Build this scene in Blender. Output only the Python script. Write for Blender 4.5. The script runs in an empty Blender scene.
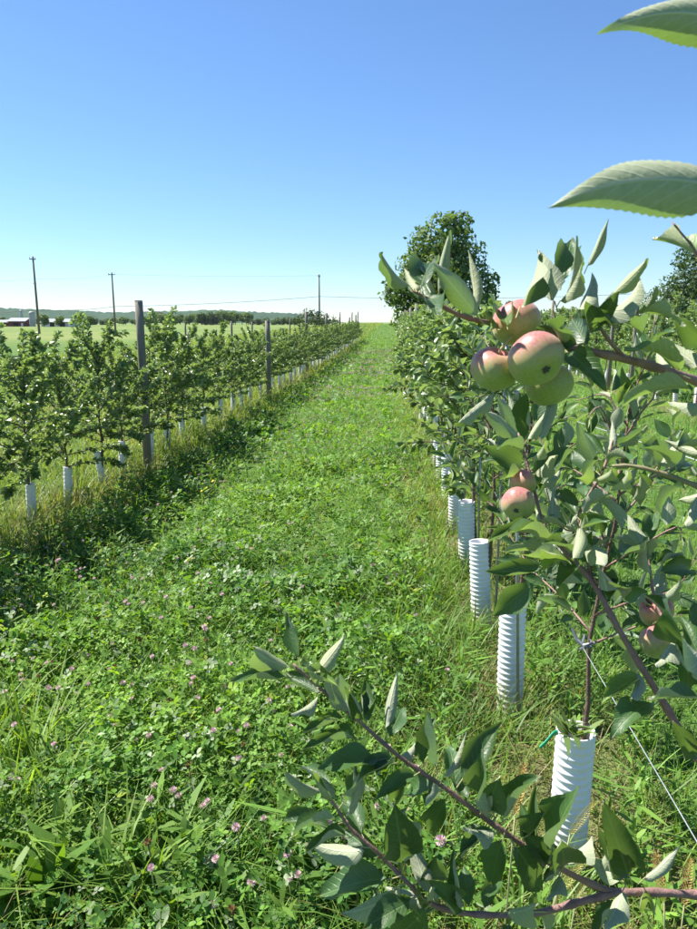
import bpy, math, random
import numpy as np
from mathutils import Vector, Matrix, Quaternion

R = math.radians
rng = np.random.default_rng(7)
rnd = random.Random(11)
scene = bpy.context.scene
col = scene.collection

# ------------------------------------------------------------------ camera
CAM_H, F_PX, CX, CY = 1.6, 700.0, 348.5, 464.5
PITCH, YAW = R(11.5), R(3.8)
cd = bpy.data.cameras.new('camera')
cam = bpy.data.objects.new('camera', cd); col.objects.link(cam)
cam.location = (0, 0, CAM_H)
cam.rotation_euler = (R(90) - PITCH, 0, YAW)
cd.sensor_fit = 'VERTICAL'; cd.sensor_height = 36.0
cd.lens = F_PX / 929.0 * 36.0
cd.clip_start = 0.05; cd.clip_end = 9000
cd.dof.use_dof = True; cd.dof.focus_distance = 2.8; cd.dof.aperture_fstop = 20.0
scene.camera = cam

# ------------------------------------------------------------------ sky, sun, exposure
SUN_EL, SUN_AZ = R(55), R(-68)          # azimuth clockwise from +Y: left of the view and a little ahead
SUN_DIR = Vector((math.sin(SUN_AZ) * math.cos(SUN_EL), math.cos(SUN_AZ) * math.cos(SUN_EL), math.sin(SUN_EL)))
world = bpy.data.worlds.new('World'); scene.world = world; world.use_nodes = True
wn = world.node_tree.nodes; wn.clear()
sky = wn.new('ShaderNodeTexSky'); sky.sky_type = 'NISHITA'; sky.sun_disc = False
sky.sun_elevation = SUN_EL; sky.sun_rotation = SUN_AZ % (2 * math.pi)
sky.altitude = 1500; sky.air_density = 1.25; sky.dust_density = 0.0; sky.ozone_density = 10.0
bg = wn.new('ShaderNodeBackground'); bg.inputs['Strength'].default_value = 0.073
wo = wn.new('ShaderNodeOutputWorld')
world.node_tree.links.new(sky.outputs[0], bg.inputs[0]); world.node_tree.links.new(bg.outputs[0], wo.inputs[0])
sl = bpy.data.lights.new('sun', 'SUN'); sl.energy = 5.0; sl.angle = R(0.53); sl.color = (1.0, 0.955, 0.88)
so = bpy.data.objects.new('sun', sl); col.objects.link(so)
so.rotation_euler = SUN_DIR.to_track_quat('Z', 'Y').to_euler(); so.location = (-30, 10, 40)
scene.view_settings.view_transform = 'Standard'; scene.view_settings.look = 'None'
scene.view_settings.exposure = 1.28; scene.view_settings.gamma = 1.0
scene.cycles.max_bounces = 8; scene.cycles.transmission_bounces = 6; scene.cycles.diffuse_bounces = 4
scene.cycles.caustics_reflective = False; scene.cycles.caustics_refractive = False

# ------------------------------------------------------------------ pixel helpers (697 x 929 photograph)
_rot = Matrix.Rotation(YAW, 3, 'Z') @ Matrix.Rotation(R(90) - PITCH, 3, 'X')
def ray(u, v): return _rot @ Vector(((u - CX) / F_PX, -(v - CY) / F_PX, -1.0))
def PX(u, v, d): return Vector((0, 0, CAM_H)) + ray(u, v) * d
def G(u, v, z=0.0):
    r = ray(u, v); t = (z - CAM_H) / r.z
    return Vector((0, 0, CAM_H)) + r * t

def sstep(a, b, t):
    t = np.clip((t - a) / (b - a), 0, 1); return t * t * (3 - 2 * t)
def terrain(x, y):
    x = np.asarray(x, float); y = np.asarray(y, float)
    z = 1.30 * sstep(24, 112, y) * sstep(-26, -3, x)
    z = z - 3.0 * sstep(125, 260, y) * sstep(-40, 10, x)
    z = z + 0.02 * np.sin(x * 1.7 + 0.4 * y) * np.sin(y * 1.1) * sstep(1.0, 3.0, np.hypot(x, y))
    return z
def tz(x, y): return float(terrain(x, y))

# ------------------------------------------------------------------ mesh helpers
def mesh_np(name, V, Fq, colors=None, smooth=True, mats=None, midx=None):
    """quads only, fast"""
    V = np.asarray(V, np.float32).reshape(-1, 3); Fq = np.asarray(Fq, np.int32).reshape(-1, 4)
    me = bpy.data.meshes.new(name)
    me.vertices.add(len(V)); me.vertices.foreach_set('co', V.ravel())
    me.loops.add(Fq.size); me.loops.foreach_set('vertex_index', Fq.ravel())
    me.polygons.add(len(Fq))
    me.polygons.foreach_set('loop_start', np.arange(0, Fq.size, 4, dtype=np.int32))
    if smooth: me.polygons.foreach_set('use_smooth', np.ones(len(Fq), bool))
    if midx is not None: me.polygons.foreach_set('material_index', np.asarray(midx, np.int32))
    if colors is not None:
        a = me.attributes.new('Col', 'FLOAT_COLOR', 'POINT')
        c = np.ones((len(V), 4), np.float32); c[:, :3] = colors
        a.data.foreach_set('color', c.ravel())
    me.update(calc_edges=True)
    for m in (mats or []): me.materials.append(m)
    return me

def mesh_py(name, V, F, mats=(), smooth=False, midx=None):
    me = bpy.data.meshes.new(name); me.from_pydata([tuple(v) for v in V], [], F)
    if smooth: me.polygons.foreach_set('use_smooth', [True] * len(F))
    if midx: me.polygons.foreach_set('material_index', midx)
    me.update()
    for m in mats: me.materials.append(m)
    return me

def obj(name, me, parent=None, loc=None, rot=None, scale=None):
    o = bpy.data.objects.new(name, me); col.objects.link(o)
    if parent is not None: o.parent = parent
    if loc is not None: o.location = loc
    if rot is not None: o.rotation_euler = rot
    if scale is not None: o.scale = scale
    return o
def empty(name, loc=(0, 0, 0), rz=0):
    o = bpy.data.objects.new(name, None); col.objects.link(o)
    o.empty_display_size = 0.1; o.location = loc; o.rotation_euler = (0, 0, rz); return o
def tag(o, label=None, cat=None, group=None, kind=None):
    if label: o['label'] = label
    if cat: o['category'] = cat
    if group: o['group'] = group
    if kind: o['kind'] = kind
    return o

class MB:
    """collects simple shapes into one mesh"""
    def __init__(s): s.V = []; s.F = []; s.mi = []
    def add(s, V, F, m=0):
        b = len(s.V); s.V += [Vector(v) for v in V]; s.F += [tuple(i + b for i in f) for f in F]; s.mi += [m] * len(F)
    def box(s, c, d, m=0, rz=0):
        V = []
        for x in (-.5, .5):
            for y in (-.5, .5):
                for z in (-.5, .5):
                    p = Vector((x * d[0], y * d[1], z * d[2]))
                    if rz: p = Matrix.Rotation(rz, 3, 'Z') @ p
                    V.append(p + Vector(c))
        s.add(V, [(0, 1, 3, 2), (4, 6, 7, 5), (0, 4, 5, 1), (2, 3, 7, 6), (0, 2, 6, 4), (1, 5, 7, 3)], m)
    def tube(s, pts, rad, n=6, m=0, cap=True):
        pts = [Vector(p) for p in pts]
        if not hasattr(rad, '__len__'): rad = [rad] * len(pts)
        b = len(s.V); ref = Vector((0.31, 0.17, 0.93))
        prev = None
        for i, p in enumerate(pts):
            t = (pts[min(i + 1, len(pts) - 1)] - pts[max(i - 1, 0)])
            t = t.normalized() if t.length > 1e-9 else Vector((0, 0, 1))
            if prev is None:
                a = t.cross(ref); a = a.normalized() if a.length > 1e-4 else t.orthogonal().normalized()
            else:
                a = (prev - t * prev.dot(t)); a = a.normalized() if a.length > 1e-5 else t.orthogonal().normalized()
            prev = a; c = t.cross(a)
            for k in range(n):
                th = 2 * math.pi * k / n
                s.V.append(p + (a * math.cos(th) + c * math.sin(th)) * rad[i])
        for i in range(len(pts) - 1):
            for k in range(n):
                q = b + i * n
                s.F.append((q + k, q + (k + 1) % n, q + n + (k + 1) % n, q + n + k)); s.mi.append(m)
        if cap:
            s.F.append(tuple(b + k for k in reversed(range(n)))); s.mi.append(m)
            q = b + (len(pts) - 1) * n; s.F.append(tuple(q + k for k in range(n))); s.mi.append(m)
    def lathe(s, prof, n=20, m=0, closed=False):
        b = len(s.V)
        for r, z in prof:
            for k in range(n):
                th = 2 * math.pi * k / n; s.V.append(Vector((r * math.cos(th), r * math.sin(th), z)))
        L = len(prof)
        for i in range(L - 1 + (1 if closed else 0)):
            for k in range(n):
                q = b + i * n; w = b + ((i + 1) % L) * n
                s.F.append((q + k, q + (k + 1) % n, w + (k + 1) % n, w + k)); s.mi.append(m)
    def mesh(s, name, mats, smooth=False): return mesh_py(name, s.V, s.F, mats, smooth, s.mi)
    def build(s, name, mat, parent=None, smooth=False, **k):
        return obj(name, s.mesh(name, mat if isinstance(mat, (list, tuple)) else [mat], smooth), parent, **k)

def catmull(pts, n=5):
    P = [Vector(p) for p in pts]; P = [P[0] * 2 - P[1]] + P + [P[-1] * 2 - P[-2]]
    out = []
    for i in range(1, len(P) - 2):
        for k in range(n):
            t = k / n
            out.append(0.5 * ((2 * P[i]) + (P[i + 1] - P[i - 1]) * t + (2 * P[i - 1] - 5 * P[i] + 4 * P[i + 1] - P[i + 2]) * t * t
                              + (3 * P[i] - P[i - 1] - 3 * P[i + 1] + P[i + 2]) * t ** 3))
    out.append(P[-2]); return out

# ------------------------------------------------------------------ materials
def new_mat(name):
    m = bpy.data.materials.new(name); m.use_nodes = True
    n = m.node_tree.nodes; l = m.node_tree.links
    return m, n, l, n['Principled BSDF'], n['Material Output']
def ramp(n, stops):
    r = n.new('ShaderNodeValToRGB'); e = r.color_ramp.elements
    while len(e) < len(stops): e.new(0.5)
    for q, (p, c) in zip(e, stops): q.position = p; q.color = (*c, 1)
    return r
def noise(n, l, scale, detail=4, rough=.55, vec=None, dist=0):
    t = n.new('ShaderNodeTexNoise'); t.inputs['Scale'].default_value = scale; t.inputs['Detail'].default_value = detail
    t.inputs['Roughness'].default_value = rough; t.inputs['Distortion'].default_value = dist
    if vec is not None: l.new(vec, t.inputs['Vector'])
    return t
def simple(name, c1, c2=None, scale=8, rough=.7, bump=0, bscale=None, spec=.3, stretch=None, metal=0):
    m, n, l, b, o = new_mat(name)
    tc = n.new('ShaderNodeTexCoord'); vec = tc.outputs['Object']
    if stretch:
        mp = n.new('ShaderNodeMapping'); mp.inputs['Scale'].default_value = stretch; l.new(vec, mp.inputs['Vector']); vec = mp.outputs[0]
    t = noise(n, l, scale, vec=vec)
    r = ramp(n, [(.3, c1), (.7, c2 or c1)]); l.new(t.outputs['Fac'], r.inputs[0]); l.new(r.outputs[0], b.inputs['Base Color'])
    b.inputs['Roughness'].default_value = rough; b.inputs['Specular IOR Level'].default_value = spec; b.inputs['Metallic'].default_value = metal
    if bump:
        t2 = noise(n, l, bscale or scale * 3, vec=vec); bp = n.new('ShaderNodeBump'); bp.inputs['Strength'].default_value = bump
        bp.inputs['Distance'].default_value = .01; l.new(t2.outputs['Fac'], bp.inputs['Height']); l.new(bp.outputs[0], b.inputs['Normal'])
    return m

def plant_mat(name, trans=.36, rough=.5, spec=.22, tboost=(1.65, 1.6, .45)):
    """herb layer: colour of each plant is in the attribute Col; part of the light passes through the blade"""
    m, n, l, b, o = new_mat(name)
    at = n.new('ShaderNodeAttribute'); at.attribute_name = 'Col'
    l.new(at.outputs['Color'], b.inputs['Base Color'])
    b.inputs['Roughness'].default_value = rough; b.inputs['Specular IOR Level'].default_value = spec
    tr = n.new('ShaderNodeBsdfTranslucent')
    mu = n.new('ShaderNodeVectorMath'); mu.operation = 'MULTIPLY'; mu.inputs[1].default_value = tboost
    l.new(at.outputs['Color'], mu.inputs[0]); l.new(mu.outputs[0], tr.inputs['Color'])
    mx = n.new('ShaderNodeMixShader'); mx.inputs[0].default_value = trans
    l.new(b.outputs[0], mx.inputs[1]); l.new(tr.outputs[0], mx.inputs[2]); l.new(mx.outputs[0], o.inputs['Surface'])
    return m

def leaf_mat(name, top, under, trans_c, trans=.3, rough=.42, spec=.45, veins=True, pale_p=0.0):
    """apple leaf: glossy green face, felted pale underside, light shining through; veins from the UVs"""
    m, n, l, b, o = new_mat(name)
    oi = n.new('ShaderNodeObjectInfo'); geo = n.new('ShaderNodeNewGeometry')
    tc = n.new('ShaderNodeTexCoord')
    nz = noise(n, l, 35, vec=tc.outputs['Object'])
    hsv = n.new('ShaderNodeHueSaturation'); hsv.inputs['Color'].default_value = (*top, 1)
    mr = n.new('ShaderNodeMapRange'); l.new(oi.outputs['Random'], mr.inputs[0]); mr.inputs[3].default_value = .65; mr.inputs[4].default_value = 1.5
    l.new(mr.outputs[0], hsv.inputs['Value'])
    mr2 = n.new('ShaderNodeMapRange'); l.new(nz.outputs['Fac'], mr2.inputs[0]); mr2.inputs[1].default_value = .3; mr2.inputs[2].default_value = .7
    mr2.inputs[3].default_value = .485; mr2.inputs[4].default_value = .512; l.new(mr2.outputs[0], hsv.inputs['Hue'])
    topc = hsv.outputs[0]; undc = n.new('ShaderNodeRGB'); undc.outputs[0].default_value = (*under, 1); undc = undc.outputs[0]
    if veins:
        uv = n.new('ShaderNodeSeparateXYZ'); l.new(tc.outputs['UV'], uv.inputs[0])
        ax = n.new('ShaderNodeMath'); ax.operation = 'SUBTRACT'; l.new(uv.outputs[0], ax.inputs[0]); ax.inputs[1].default_value = .5
        ab = n.new('ShaderNodeMath'); ab.operation = 'ABSOLUTE'; l.new(ax.outputs[0], ab.inputs[0])
        mid = n.new('ShaderNodeMapRange'); l.new(ab.outputs[0], mid.inputs[0]); mid.inputs[1].default_value = .012; mid.inputs[2].default_value = .035
        mid.inputs[3].default_value = 1; mid.inputs[4].default_value = 0
        cmb = n.new('ShaderNodeMath'); cmb.operation = 'MULTIPLY_ADD'; l.new(ab.outputs[0], cmb.inputs[0]); cmb.inputs[1].default_value = -.62
        l.new(uv.outputs[1], cmb.inputs[2])
        sn = n.new('ShaderNodeMath'); sn.operation = 'MULTIPLY'; l.new(cmb.outputs[0], sn.inputs[0]); sn.inputs[1].default_value = 52
        s2 = n.new('ShaderNodeMath'); s2.operation = 'SINE'; l.new(sn.outputs[0], s2.inputs[0])
        s3 = n.new('ShaderNodeMapRange'); l.new(s2.outputs[0], s3.inputs[0]); s3.inputs[1].default_value = .72; s3.inputs[2].default_value = 1.0
        s3.inputs[3].default_value = 0; s3.inputs[4].default_value = .45
        vv = n.new('ShaderNodeMath'); vv.operation = 'MAXIMUM'; l.new(mid.outputs[0], vv.inputs[0]); l.new(s3.outputs[0], vv.inputs[1])
        mxv = n.new('ShaderNodeMix'); mxv.data_type = 'RGBA'; l.new(vv.outputs[0], mxv.inputs[0]); l.new(topc, mxv.inputs[6])
        mxv.inputs[7].default_value = (top[0] * 2.6, top[1] * 2.0, top[2] * 2.4, 1); topc = mxv.outputs[2]
        bp = n.new('ShaderNodeBump'); bp.inputs['Strength'].default_value = .55; bp.inputs['Distance'].default_value = .0012; bp.invert = True
        ad = n.new('ShaderNodeMath'); ad.operation = 'MULTIPLY_ADD'; l.new(nz.outputs['Fac'], ad.inputs[0]); ad.inputs[1].default_value = .6; l.new(vv.outputs[0], ad.inputs[2])
        l.new(ad.outputs[0], bp.inputs['Height']); l.new(bp.outputs[0], b.inputs['Normal'])
    if veins:
        vb = n.new('ShaderNodeTexVoronoi'); vb.inputs['Scale'].default_value = 9; ov = n.new('ShaderNodeVectorMath'); ov.operation = 'ADD'
        l.new(tc.outputs['Object'], ov.inputs[0]); l.new(oi.outputs['Random'], ov.inputs[1]); l.new(ov.outputs[0], vb.inputs['Vector'])
        bs = n.new('ShaderNodeMapRange'); l.new(vb.outputs['Distance'], bs.inputs[0]); bs.inputs[1].default_value = .07; bs.inputs[2].default_value = .16; bs.inputs[3].default_value = 1; bs.inputs[4].default_value = 0
        pk = n.new('ShaderNodeMath'); pk.operation = 'GREATER_THAN'; sc = n.new('ShaderNodeSeparateColor'); l.new(vb.outputs['Color'], sc.inputs[0]); l.new(sc.outputs[0], pk.inputs[0]); pk.inputs[1].default_value = .80
        bm = n.new('ShaderNodeMath'); bm.operation = 'MULTIPLY'; l.new(bs.outputs[0], bm.inputs[0]); l.new(pk.outputs[0], bm.inputs[1])
        tip = n.new('ShaderNodeMapRange'); l.new(uv.outputs[1], tip.inputs[0]); tip.inputs[1].default_value = .9; tip.inputs[2].default_value = 1.0; tip.inputs[3].default_value = 0; tip.inputs[4].default_value = .8
        tb = n.new('ShaderNodeMath'); tb.operation = 'MAXIMUM'; l.new(bm.outputs[0], tb.inputs[0]); l.new(tip.outputs[0], tb.inputs[1])
        br1 = n.new('ShaderNodeMix'); br1.data_type = 'RGBA'; l.new(tb.outputs[0], br1.inputs[0]); l.new(topc, br1.inputs[6]); br1.inputs[7].default_value = (.20, .13, .045, 1); topc = br1.outputs[2]
        um = n.new('ShaderNodeMix'); um.data_type = 'RGBA'; um.inputs[6].default_value = (*under, 1); um.inputs[7].default_value = (under[0] * .62, under[1] * .68, under[2] * .5, 1)
        uf = n.new('ShaderNodeMath'); uf.operation = 'SUBTRACT'; uf.inputs[0].default_value = 1; l.new(vv.outputs[0], uf.inputs[1]); l.new(nz.outputs['Fac'], um.inputs[0])
        un2 = n.new('ShaderNodeMix'); un2.data_type = 'RGBA'; l.new(vv.outputs[0], un2.inputs[0]); l.new(um.outputs[2], un2.inputs[6]); un2.inputs[7].default_value = (under[0] * 1.25, under[1] * 1.2, under[2] * 1.2, 1); undc = un2.outputs[2]
    mix = n.new('ShaderNodeMix'); mix.data_type = 'RGBA'; l.new(geo.outputs['Backfacing'], mix.inputs[0])
    l.new(topc, mix.inputs[6]); l.new(undc, mix.inputs[7]); l.new(mix.outputs[2], b.inputs['Base Color'])
    rr = n.new('ShaderNodeMapRange'); l.new(geo.outputs['Backfacing'], rr.inputs[0]); rr.inputs[3].default_value = rough; rr.inputs[4].default_value = .85
    l.new(rr.outputs[0], b.inputs['Roughness']); b.inputs['Specular IOR Level'].default_value = spec
    tr = n.new('ShaderNodeBsdfTranslucent'); tr.inputs['Color'].default_value = (*trans_c, 1)
    mx = n.new('ShaderNodeMixShader'); mx.inputs[0].default_value = trans
    l.new(b.outputs[0], mx.inputs[1]); l.new(tr.outputs[0], mx.inputs[2]); l.new(mx.outputs[0], o.inputs['Surface'])
    return m

M = {}
M['leaf'] = leaf_mat('apple_leaf', (.036, .082, .024), (.42, .45, .33), (.20, .34, .05), .25)
M['leaf_young'] = leaf_mat('apple_leaf_young', (.085, .16, .036), (.45, .48, .32), (.28, .42, .06), .32)
M['crown'] = leaf_mat('apple_crown_leaf', (.075, .135, .036), (.40, .44, .30), (.32, .46, .07), .33, rough=.36, spec=.6, veins=False)
M['crown_r'] = leaf_mat('apple_crown_leaf_grey', (.105, .180, .050), (.46, .50, .34), (.34, .48, .08), .30, rough=.38, spec=.5, veins=False)
M['petiole'] = simple('petiole', (.30, .34, .14), (.36, .30, .16), 20, .6)
M['bark'] = simple('apple_bark', (.10, .060, .045), (.19, .125, .095), 60, .7, bump=.5, bscale=160)
M['twig'] = simple('red_twig', (.19, .105, .09), (.30, .185, .155), 50, .55, bump=.3, bscale=200, spec=.4)
M['green_twig'] = simple('green_twig', (.20, .19, .10), (.26, .22, .13), 40, .7)
M['bark_big'] = simple('tree_bark', (.09, .07, .05), (.17, .14, .11), 4, .9, bump=.8, bscale=9)
M['herb'] = plant_mat('herb_leaf')
M['grassm'] = plant_mat('grass_blade', .38, .45, .25)
M['flower'] = plant_mat('flower_petal', .3, .7, .1, (1.1, 1.0, 1.0))
M['treeleaf'] = plant_mat('tree_leaf', .32, .55, .25)

# ground: soil and straw under the tree rows, green thatch elsewhere
def ground_mat():
    m, n, l, b, o = new_mat('meadow_ground')
    g = n.new('ShaderNodeNewGeometry'); s = n.new('ShaderNodeSeparateXYZ'); l.new(g.outputs['Position'], s.inputs[0])
    n1 = noise(n, l, .55, 5, .6, g.outputs['Position']); n2 = noise(n, l, 14, 6, .7, g.outputs['Position']); n3 = noise(n, l, .035, 3, .5, g.outputs['Position'])
    grn = ramp(n, [(.25, (.035, .065, .018)), (.5, (.075, .140, .032)), (.75, (.130, .205, .05))]); l.new(n2.outputs['Fac'], grn.inputs[0])
    straw = ramp(n, [(.3, (.085, .066, .036)), (.55, (.19, .155, .085)), (.75, (.27, .23, .13))]); l.new(n2.outputs['Fac'], straw.inputs[0])
    # distance to the nearest planted line
    prev = None
    for xr, w in ((-2.78, .75), (.50, .55), (5.4, .7), (-6.3, .7)):
        d = n.new('ShaderNodeMath'); d.operation = 'SUBTRACT'; l.new(s.outputs[0], d.inputs[0]); d.inputs[1].default_value = xr
        a = n.new('ShaderNodeMath'); a.operation = 'ABSOLUTE'; l.new(d.outputs[0], a.inputs[0])
        r = n.new('ShaderNodeMapRange'); l.new(a.outputs[0], r.inputs[0]); r.inputs[1].default_value = w * .4; r.inputs[2].default_value = w
        r.inputs[3].default_value = 1; r.inputs[4].default_value = 0
        if prev is None: prev = r.outputs[0]
        else:
            q = n.new('ShaderNodeMath'); q.operation = 'MAXIMUM'; l.new(prev, q.inputs[0]); l.new(r.outputs[0], q.inputs[1]); prev = q.outputs[0]
    nr = n.new('ShaderNodeMapRange'); l.new(n1.outputs['Fac'], nr.inputs[0]); nr.inputs[1].default_value = .35; nr.inputs[2].default_value = .6
    mu = n.new('ShaderNodeMath'); mu.operation = 'MULTIPLY'; 
    ye = n.new('ShaderNodeMapRange'); l.new(s.outputs[1], ye.inputs[0]); ye.inputs[1].default_value = 40; ye.inputs[2].default_value = 52; ye.inputs[3].default_value = 1; ye.inputs[4].default_value = 0
    m0 = n.new('ShaderNodeMath'); m0.operation = 'MULTIPLY'; l.new(prev, m0.inputs[0]); l.new(ye.outputs[0], m0.inputs[1])
    l.new(m0.outputs[0], mu.inputs[0]); l.new(nr.outputs[0], mu.inputs[1])
    mx = n.new('ShaderNodeMix'); mx.data_type = 'RGBA'; l.new(mu.outputs[0], mx.inputs[0]); l.new(grn.outputs[0], mx.inputs[6]); l.new(straw.outputs[0], mx.inputs[7])
    # the hay field beyond the orchard, paler and yellower
    fy = n.new('ShaderNodeMapRange'); l.new(s.outputs[1], fy.inputs[0]); fy.inputs[1].default_value = 30; fy.inputs[2].default_value = 75
    fx = n.new('ShaderNodeMapRange'); l.new(s.outputs[0], fx.inputs[0]); fx.inputs[1].default_value = -9; fx.inputs[2].default_value = -5; fx.inputs[3].default_value = 1; fx.inputs[4].default_value = .0
    fm = n.new('ShaderNodeMath'); fm.operation = 'MULTIPLY'; l.new(fy.outputs[0], fm.inputs[0]); l.new(fx.outputs[0], fm.inputs[1])
    hay = ramp(n, [(.35, (.11, .17, .045)), (.5, (.14, .19, .055)), (.68, (.19, .215, .075))]); l.new(n3.outputs['Fac'], hay.inputs[0])
    mx2 = n.new('ShaderNodeMix'); mx2.data_type = 'RGBA'; l.new(fm.outputs[0], mx2.inputs[0]); l.new(mx.outputs[2], mx2.inputs[6]); l.new(hay.outputs[0], mx2.inputs[7])
    l.new(mx2.outputs[2], b.inputs['Base Color']); b.inputs['Roughness'].default_value = .95; b.inputs['Specular IOR Level'].default_value = .1
    bp = n.new('ShaderNodeBump'); bp.inputs['Strength'].default_value = .8; bp.inputs['Distance'].default_value = .03
    l.new(n2.outputs['Fac'], bp.inputs['Height']); l.new(bp.outputs[0], b.inputs['Normal'])
    return m

# ------------------------------------------------------------------ terrain
def axis(lim, near, k):
    a = np.concatenate([np.linspace(0, near, k, endpoint=False), near * np.power(lim / near, np.linspace(0, 1, 26))]); return a
xs = np.concatenate([-axis(3000, 30, 60)[:0:-1], axis(3000, 30, 60)])
ys = np.concatenate([[-3000, -300, -60, -20, -8, -3], axis(4200, 130, 170)])
X, Y = np.meshgrid(xs, ys)
Z = terrain(X, Y)
nx, ny = len(xs), len(ys)
idx = np.arange(nx * ny).reshape(ny, nx)
Fq = np.stack([idx[:-1, :-1], idx[:-1, 1:], idx[1:, 1:], idx[1:, :-1]], -1).reshape(-1, 4)
ground = obj('ground', mesh_np('ground', np.stack([X, Y, Z], -1).reshape(-1, 3), Fq, mats=[ground_mat()]))
tag(ground, kind='structure')

# wooded hills along the skyline
def hills():
    n = 520; m = 14
    th = np.linspace(R(-62), R(34), n)
    V = np.zeros((m, n, 3)); nz = np.zeros(n)
    for f, a in ((3, 3.5), (7, 2.4), (13, 1.3), (29, .7)):
        nz += a * np.sin(th * f * 2.3 + f * 1.7)
    hump = 19 + nz + 4 * np.exp(-((th - R(-11)) / R(6)) ** 2) + 5 * np.exp(-((th - R(-33)) / R(10)) ** 2)
    hump = (hump + 6) * (1 - sstep(R(-8), R(-2.6), th)) - 6
    lumps = rng.normal(0, 1, (m, n))
    for j in range(m):
        s = j / (m - 1)
        r = 1150 + 420 * s
        prof = math.sin(min(1, s * 1.02) * math.pi * .5) if s < .8 else math.cos((s - .8) / .2 * .5)
        V[j, :, 0] = r * np.sin(th); V[j, :, 1] = r * np.cos(th)
        V[j, :, 2] = -4 + (hump + 5) * prof + lumps[j] * 1.0 * (1 if j else 0)
    i = np.arange(m * n).reshape(m, n)
    F = np.stack([i[:-1, :-1], i[:-1, 1:], i[1:, 1:], i[1:, :-1]], -1).reshape(-1, 4)
    return mesh_np('hills', V.reshape(-1, 3), F, smooth=False, mats=[simple('wooded_hill', (.028, .058, .034), (.050, .090, .048), .02, .95, spec=.05)])
tag(obj('hills', hills()), kind='structure')

# ------------------------------------------------------------------ leafy trees of the distance
def blob_crown(name, blobs, n, leaf, c1, c2, shell=.6, sub=0):
    """leaf-sized folded faces spread through uneven clumps"""
    if sub:
        ex = []
        for b in blobs:
            for _ in range(sub):
                dd = rng.normal(size=3); dd /= np.linalg.norm(dd); q = rng.uniform(.25, .6)
                ex.append((b[0] + dd[0] * b[3] * .95, b[1] + dd[1] * b[4] * .95, b[2] + dd[2] * b[5] * .95, b[3] * q, b[4] * q, b[5] * q))
        blobs = list(blobs) + ex
    bl = np.array(blobs, float); vol = (bl[:, 3] * bl[:, 4] * bl[:, 5]) ** .75; pick = rng.choice(len(bl), n, p=vol / vol.sum())
    d = rng.normal(size=(n, 3)); d /= np.linalg.norm(d, axis=1)[:, None]
    rr = shell + (1 - shell) * rng.random(n) ** .6
    lump = 1 + .16 * np.sin(d[:, 0] * 7 + pick) * np.sin(d[:, 1] * 6 + 2 * pick) + .10 * np.sin(d[:, 2] * 11 + pick * 3)
    C = bl[pick, :3] + d * bl[pick, 3:6] * (rr * lump)[:, None]
    N = d + rng.normal(0, .5, (n, 3)); N /= np.linalg.norm(N, axis=1)[:, None]
    A = np.cross(N, rng.normal(size=(n, 3))); A /= np.linalg.norm(A, axis=1)[:, None]
    B = np.cross(N, A); s = leaf * (.6 + .8 * rng.random(n))[:, None]
    P = np.stack([C - A * s, C - A * s * .1 + B * s * .6 + N * s * .25, C + A * s, C - A * s * .1 - B * s * .6 + N * s * .25], 1)
    t = rng.random(n)[:, None]; cc = np.array(c1) * (1 - t) + np.array(c2) * t
    return mesh_np(name, P.reshape(-1, 3), np.arange(n * 4).reshape(-1, 4), np.repeat(cc, 4, 0), smooth=False, mats=[M['treeleaf']])

def trunk_mesh(name, h, r, limbs, mat):
    b = MB(); pts = [Vector((0, 0, -.2))]; x = y = 0
    for k in range(1, 7):
        x += rnd.uniform(-.05, .05) * h * .3; y += rnd.uniform(-.05, .05) * h * .3; pts.append(Vector((x, y, h * k / 6)))
    b.tube(pts, [r * 1.25] + [r * (1 - .8 * k / 6) for k in range(1, 7)], 8)
    for q in range(limbs):
        i = rnd.randint(2, 5); a = rnd.uniform(0, 6.283); L = h * rnd.uniform(.25, .42)
        p = pts[i]; d = Vector((math.cos(a), math.sin(a), rnd.uniform(.5, 1.1))).normalized()
        b.tube([p, p + d * L * .5 + Vector((0, 0, .05 * L)), p + d * L + Vector((0, 0, .18 * L))], [r * .45, r * .28, r * .08], 6)
    return b.mesh(name, [mat], True)

def big_tree(loc, label, blobs, n, leaf, c1, c2, th, tr, cat='tree', group=None, limbs=9):
    t = tag(empty('leafy_tree', loc), label, cat, group)
    obj('trunk', trunk_mesh('trunk', th, tr, limbs, M['bark_big']), t)
    tag(obj('crown', blob_crown('crown', blobs, n, leaf, c1, c2, .7, 7), t), kind='stuff')
    return t

def onrow(u, y, ht=0.0):
    """x of the point seen in photo column u at distance y along the rows (near the skyline)"""
    r = ray(u, 322); return r.x / r.y * y
DY = 62.0
def P2(u, v, y):
    r = ray(u, v); t = y / r.y; return Vector((r.x * t, y, CAM_H + r.z * t))
base = Vector((onrow(441, DY), DY, 0)); base.z = tz(base.x, base.y)
bl = []
for u, v, ru, rv in ((443, 236, 20, 22), (430, 252, 22, 24), (458, 252, 20, 24), (437, 280, 34, 30), (463, 276, 28, 30), (484, 285, 13, 15), (410, 290, 20, 16),
                     (397, 294, 11, 9), (406, 312, 14, 12), (440, 308, 36, 16), (474, 306, 22, 16), (420, 268, 14, 16), (449, 224, 10, 10)):
    p = P2(u, v, DY + rnd.uniform(-1.2, 1.2)) - base; k = DY / 700
    bl.append((p.x, p.y, p.z, ru * k, ru * k * .9, rv * k))
big_tree(base, 'tall leafy tree rising above the end of the right orchard row', bl, 12500, .19, (.075, .135, .045), (.17, .25, .08), 7.5, .30)
DY2 = 46.0
base = Vector((onrow(717, DY2), DY2, 0)); base.z = tz(base.x, base.y)
bl = []
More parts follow.
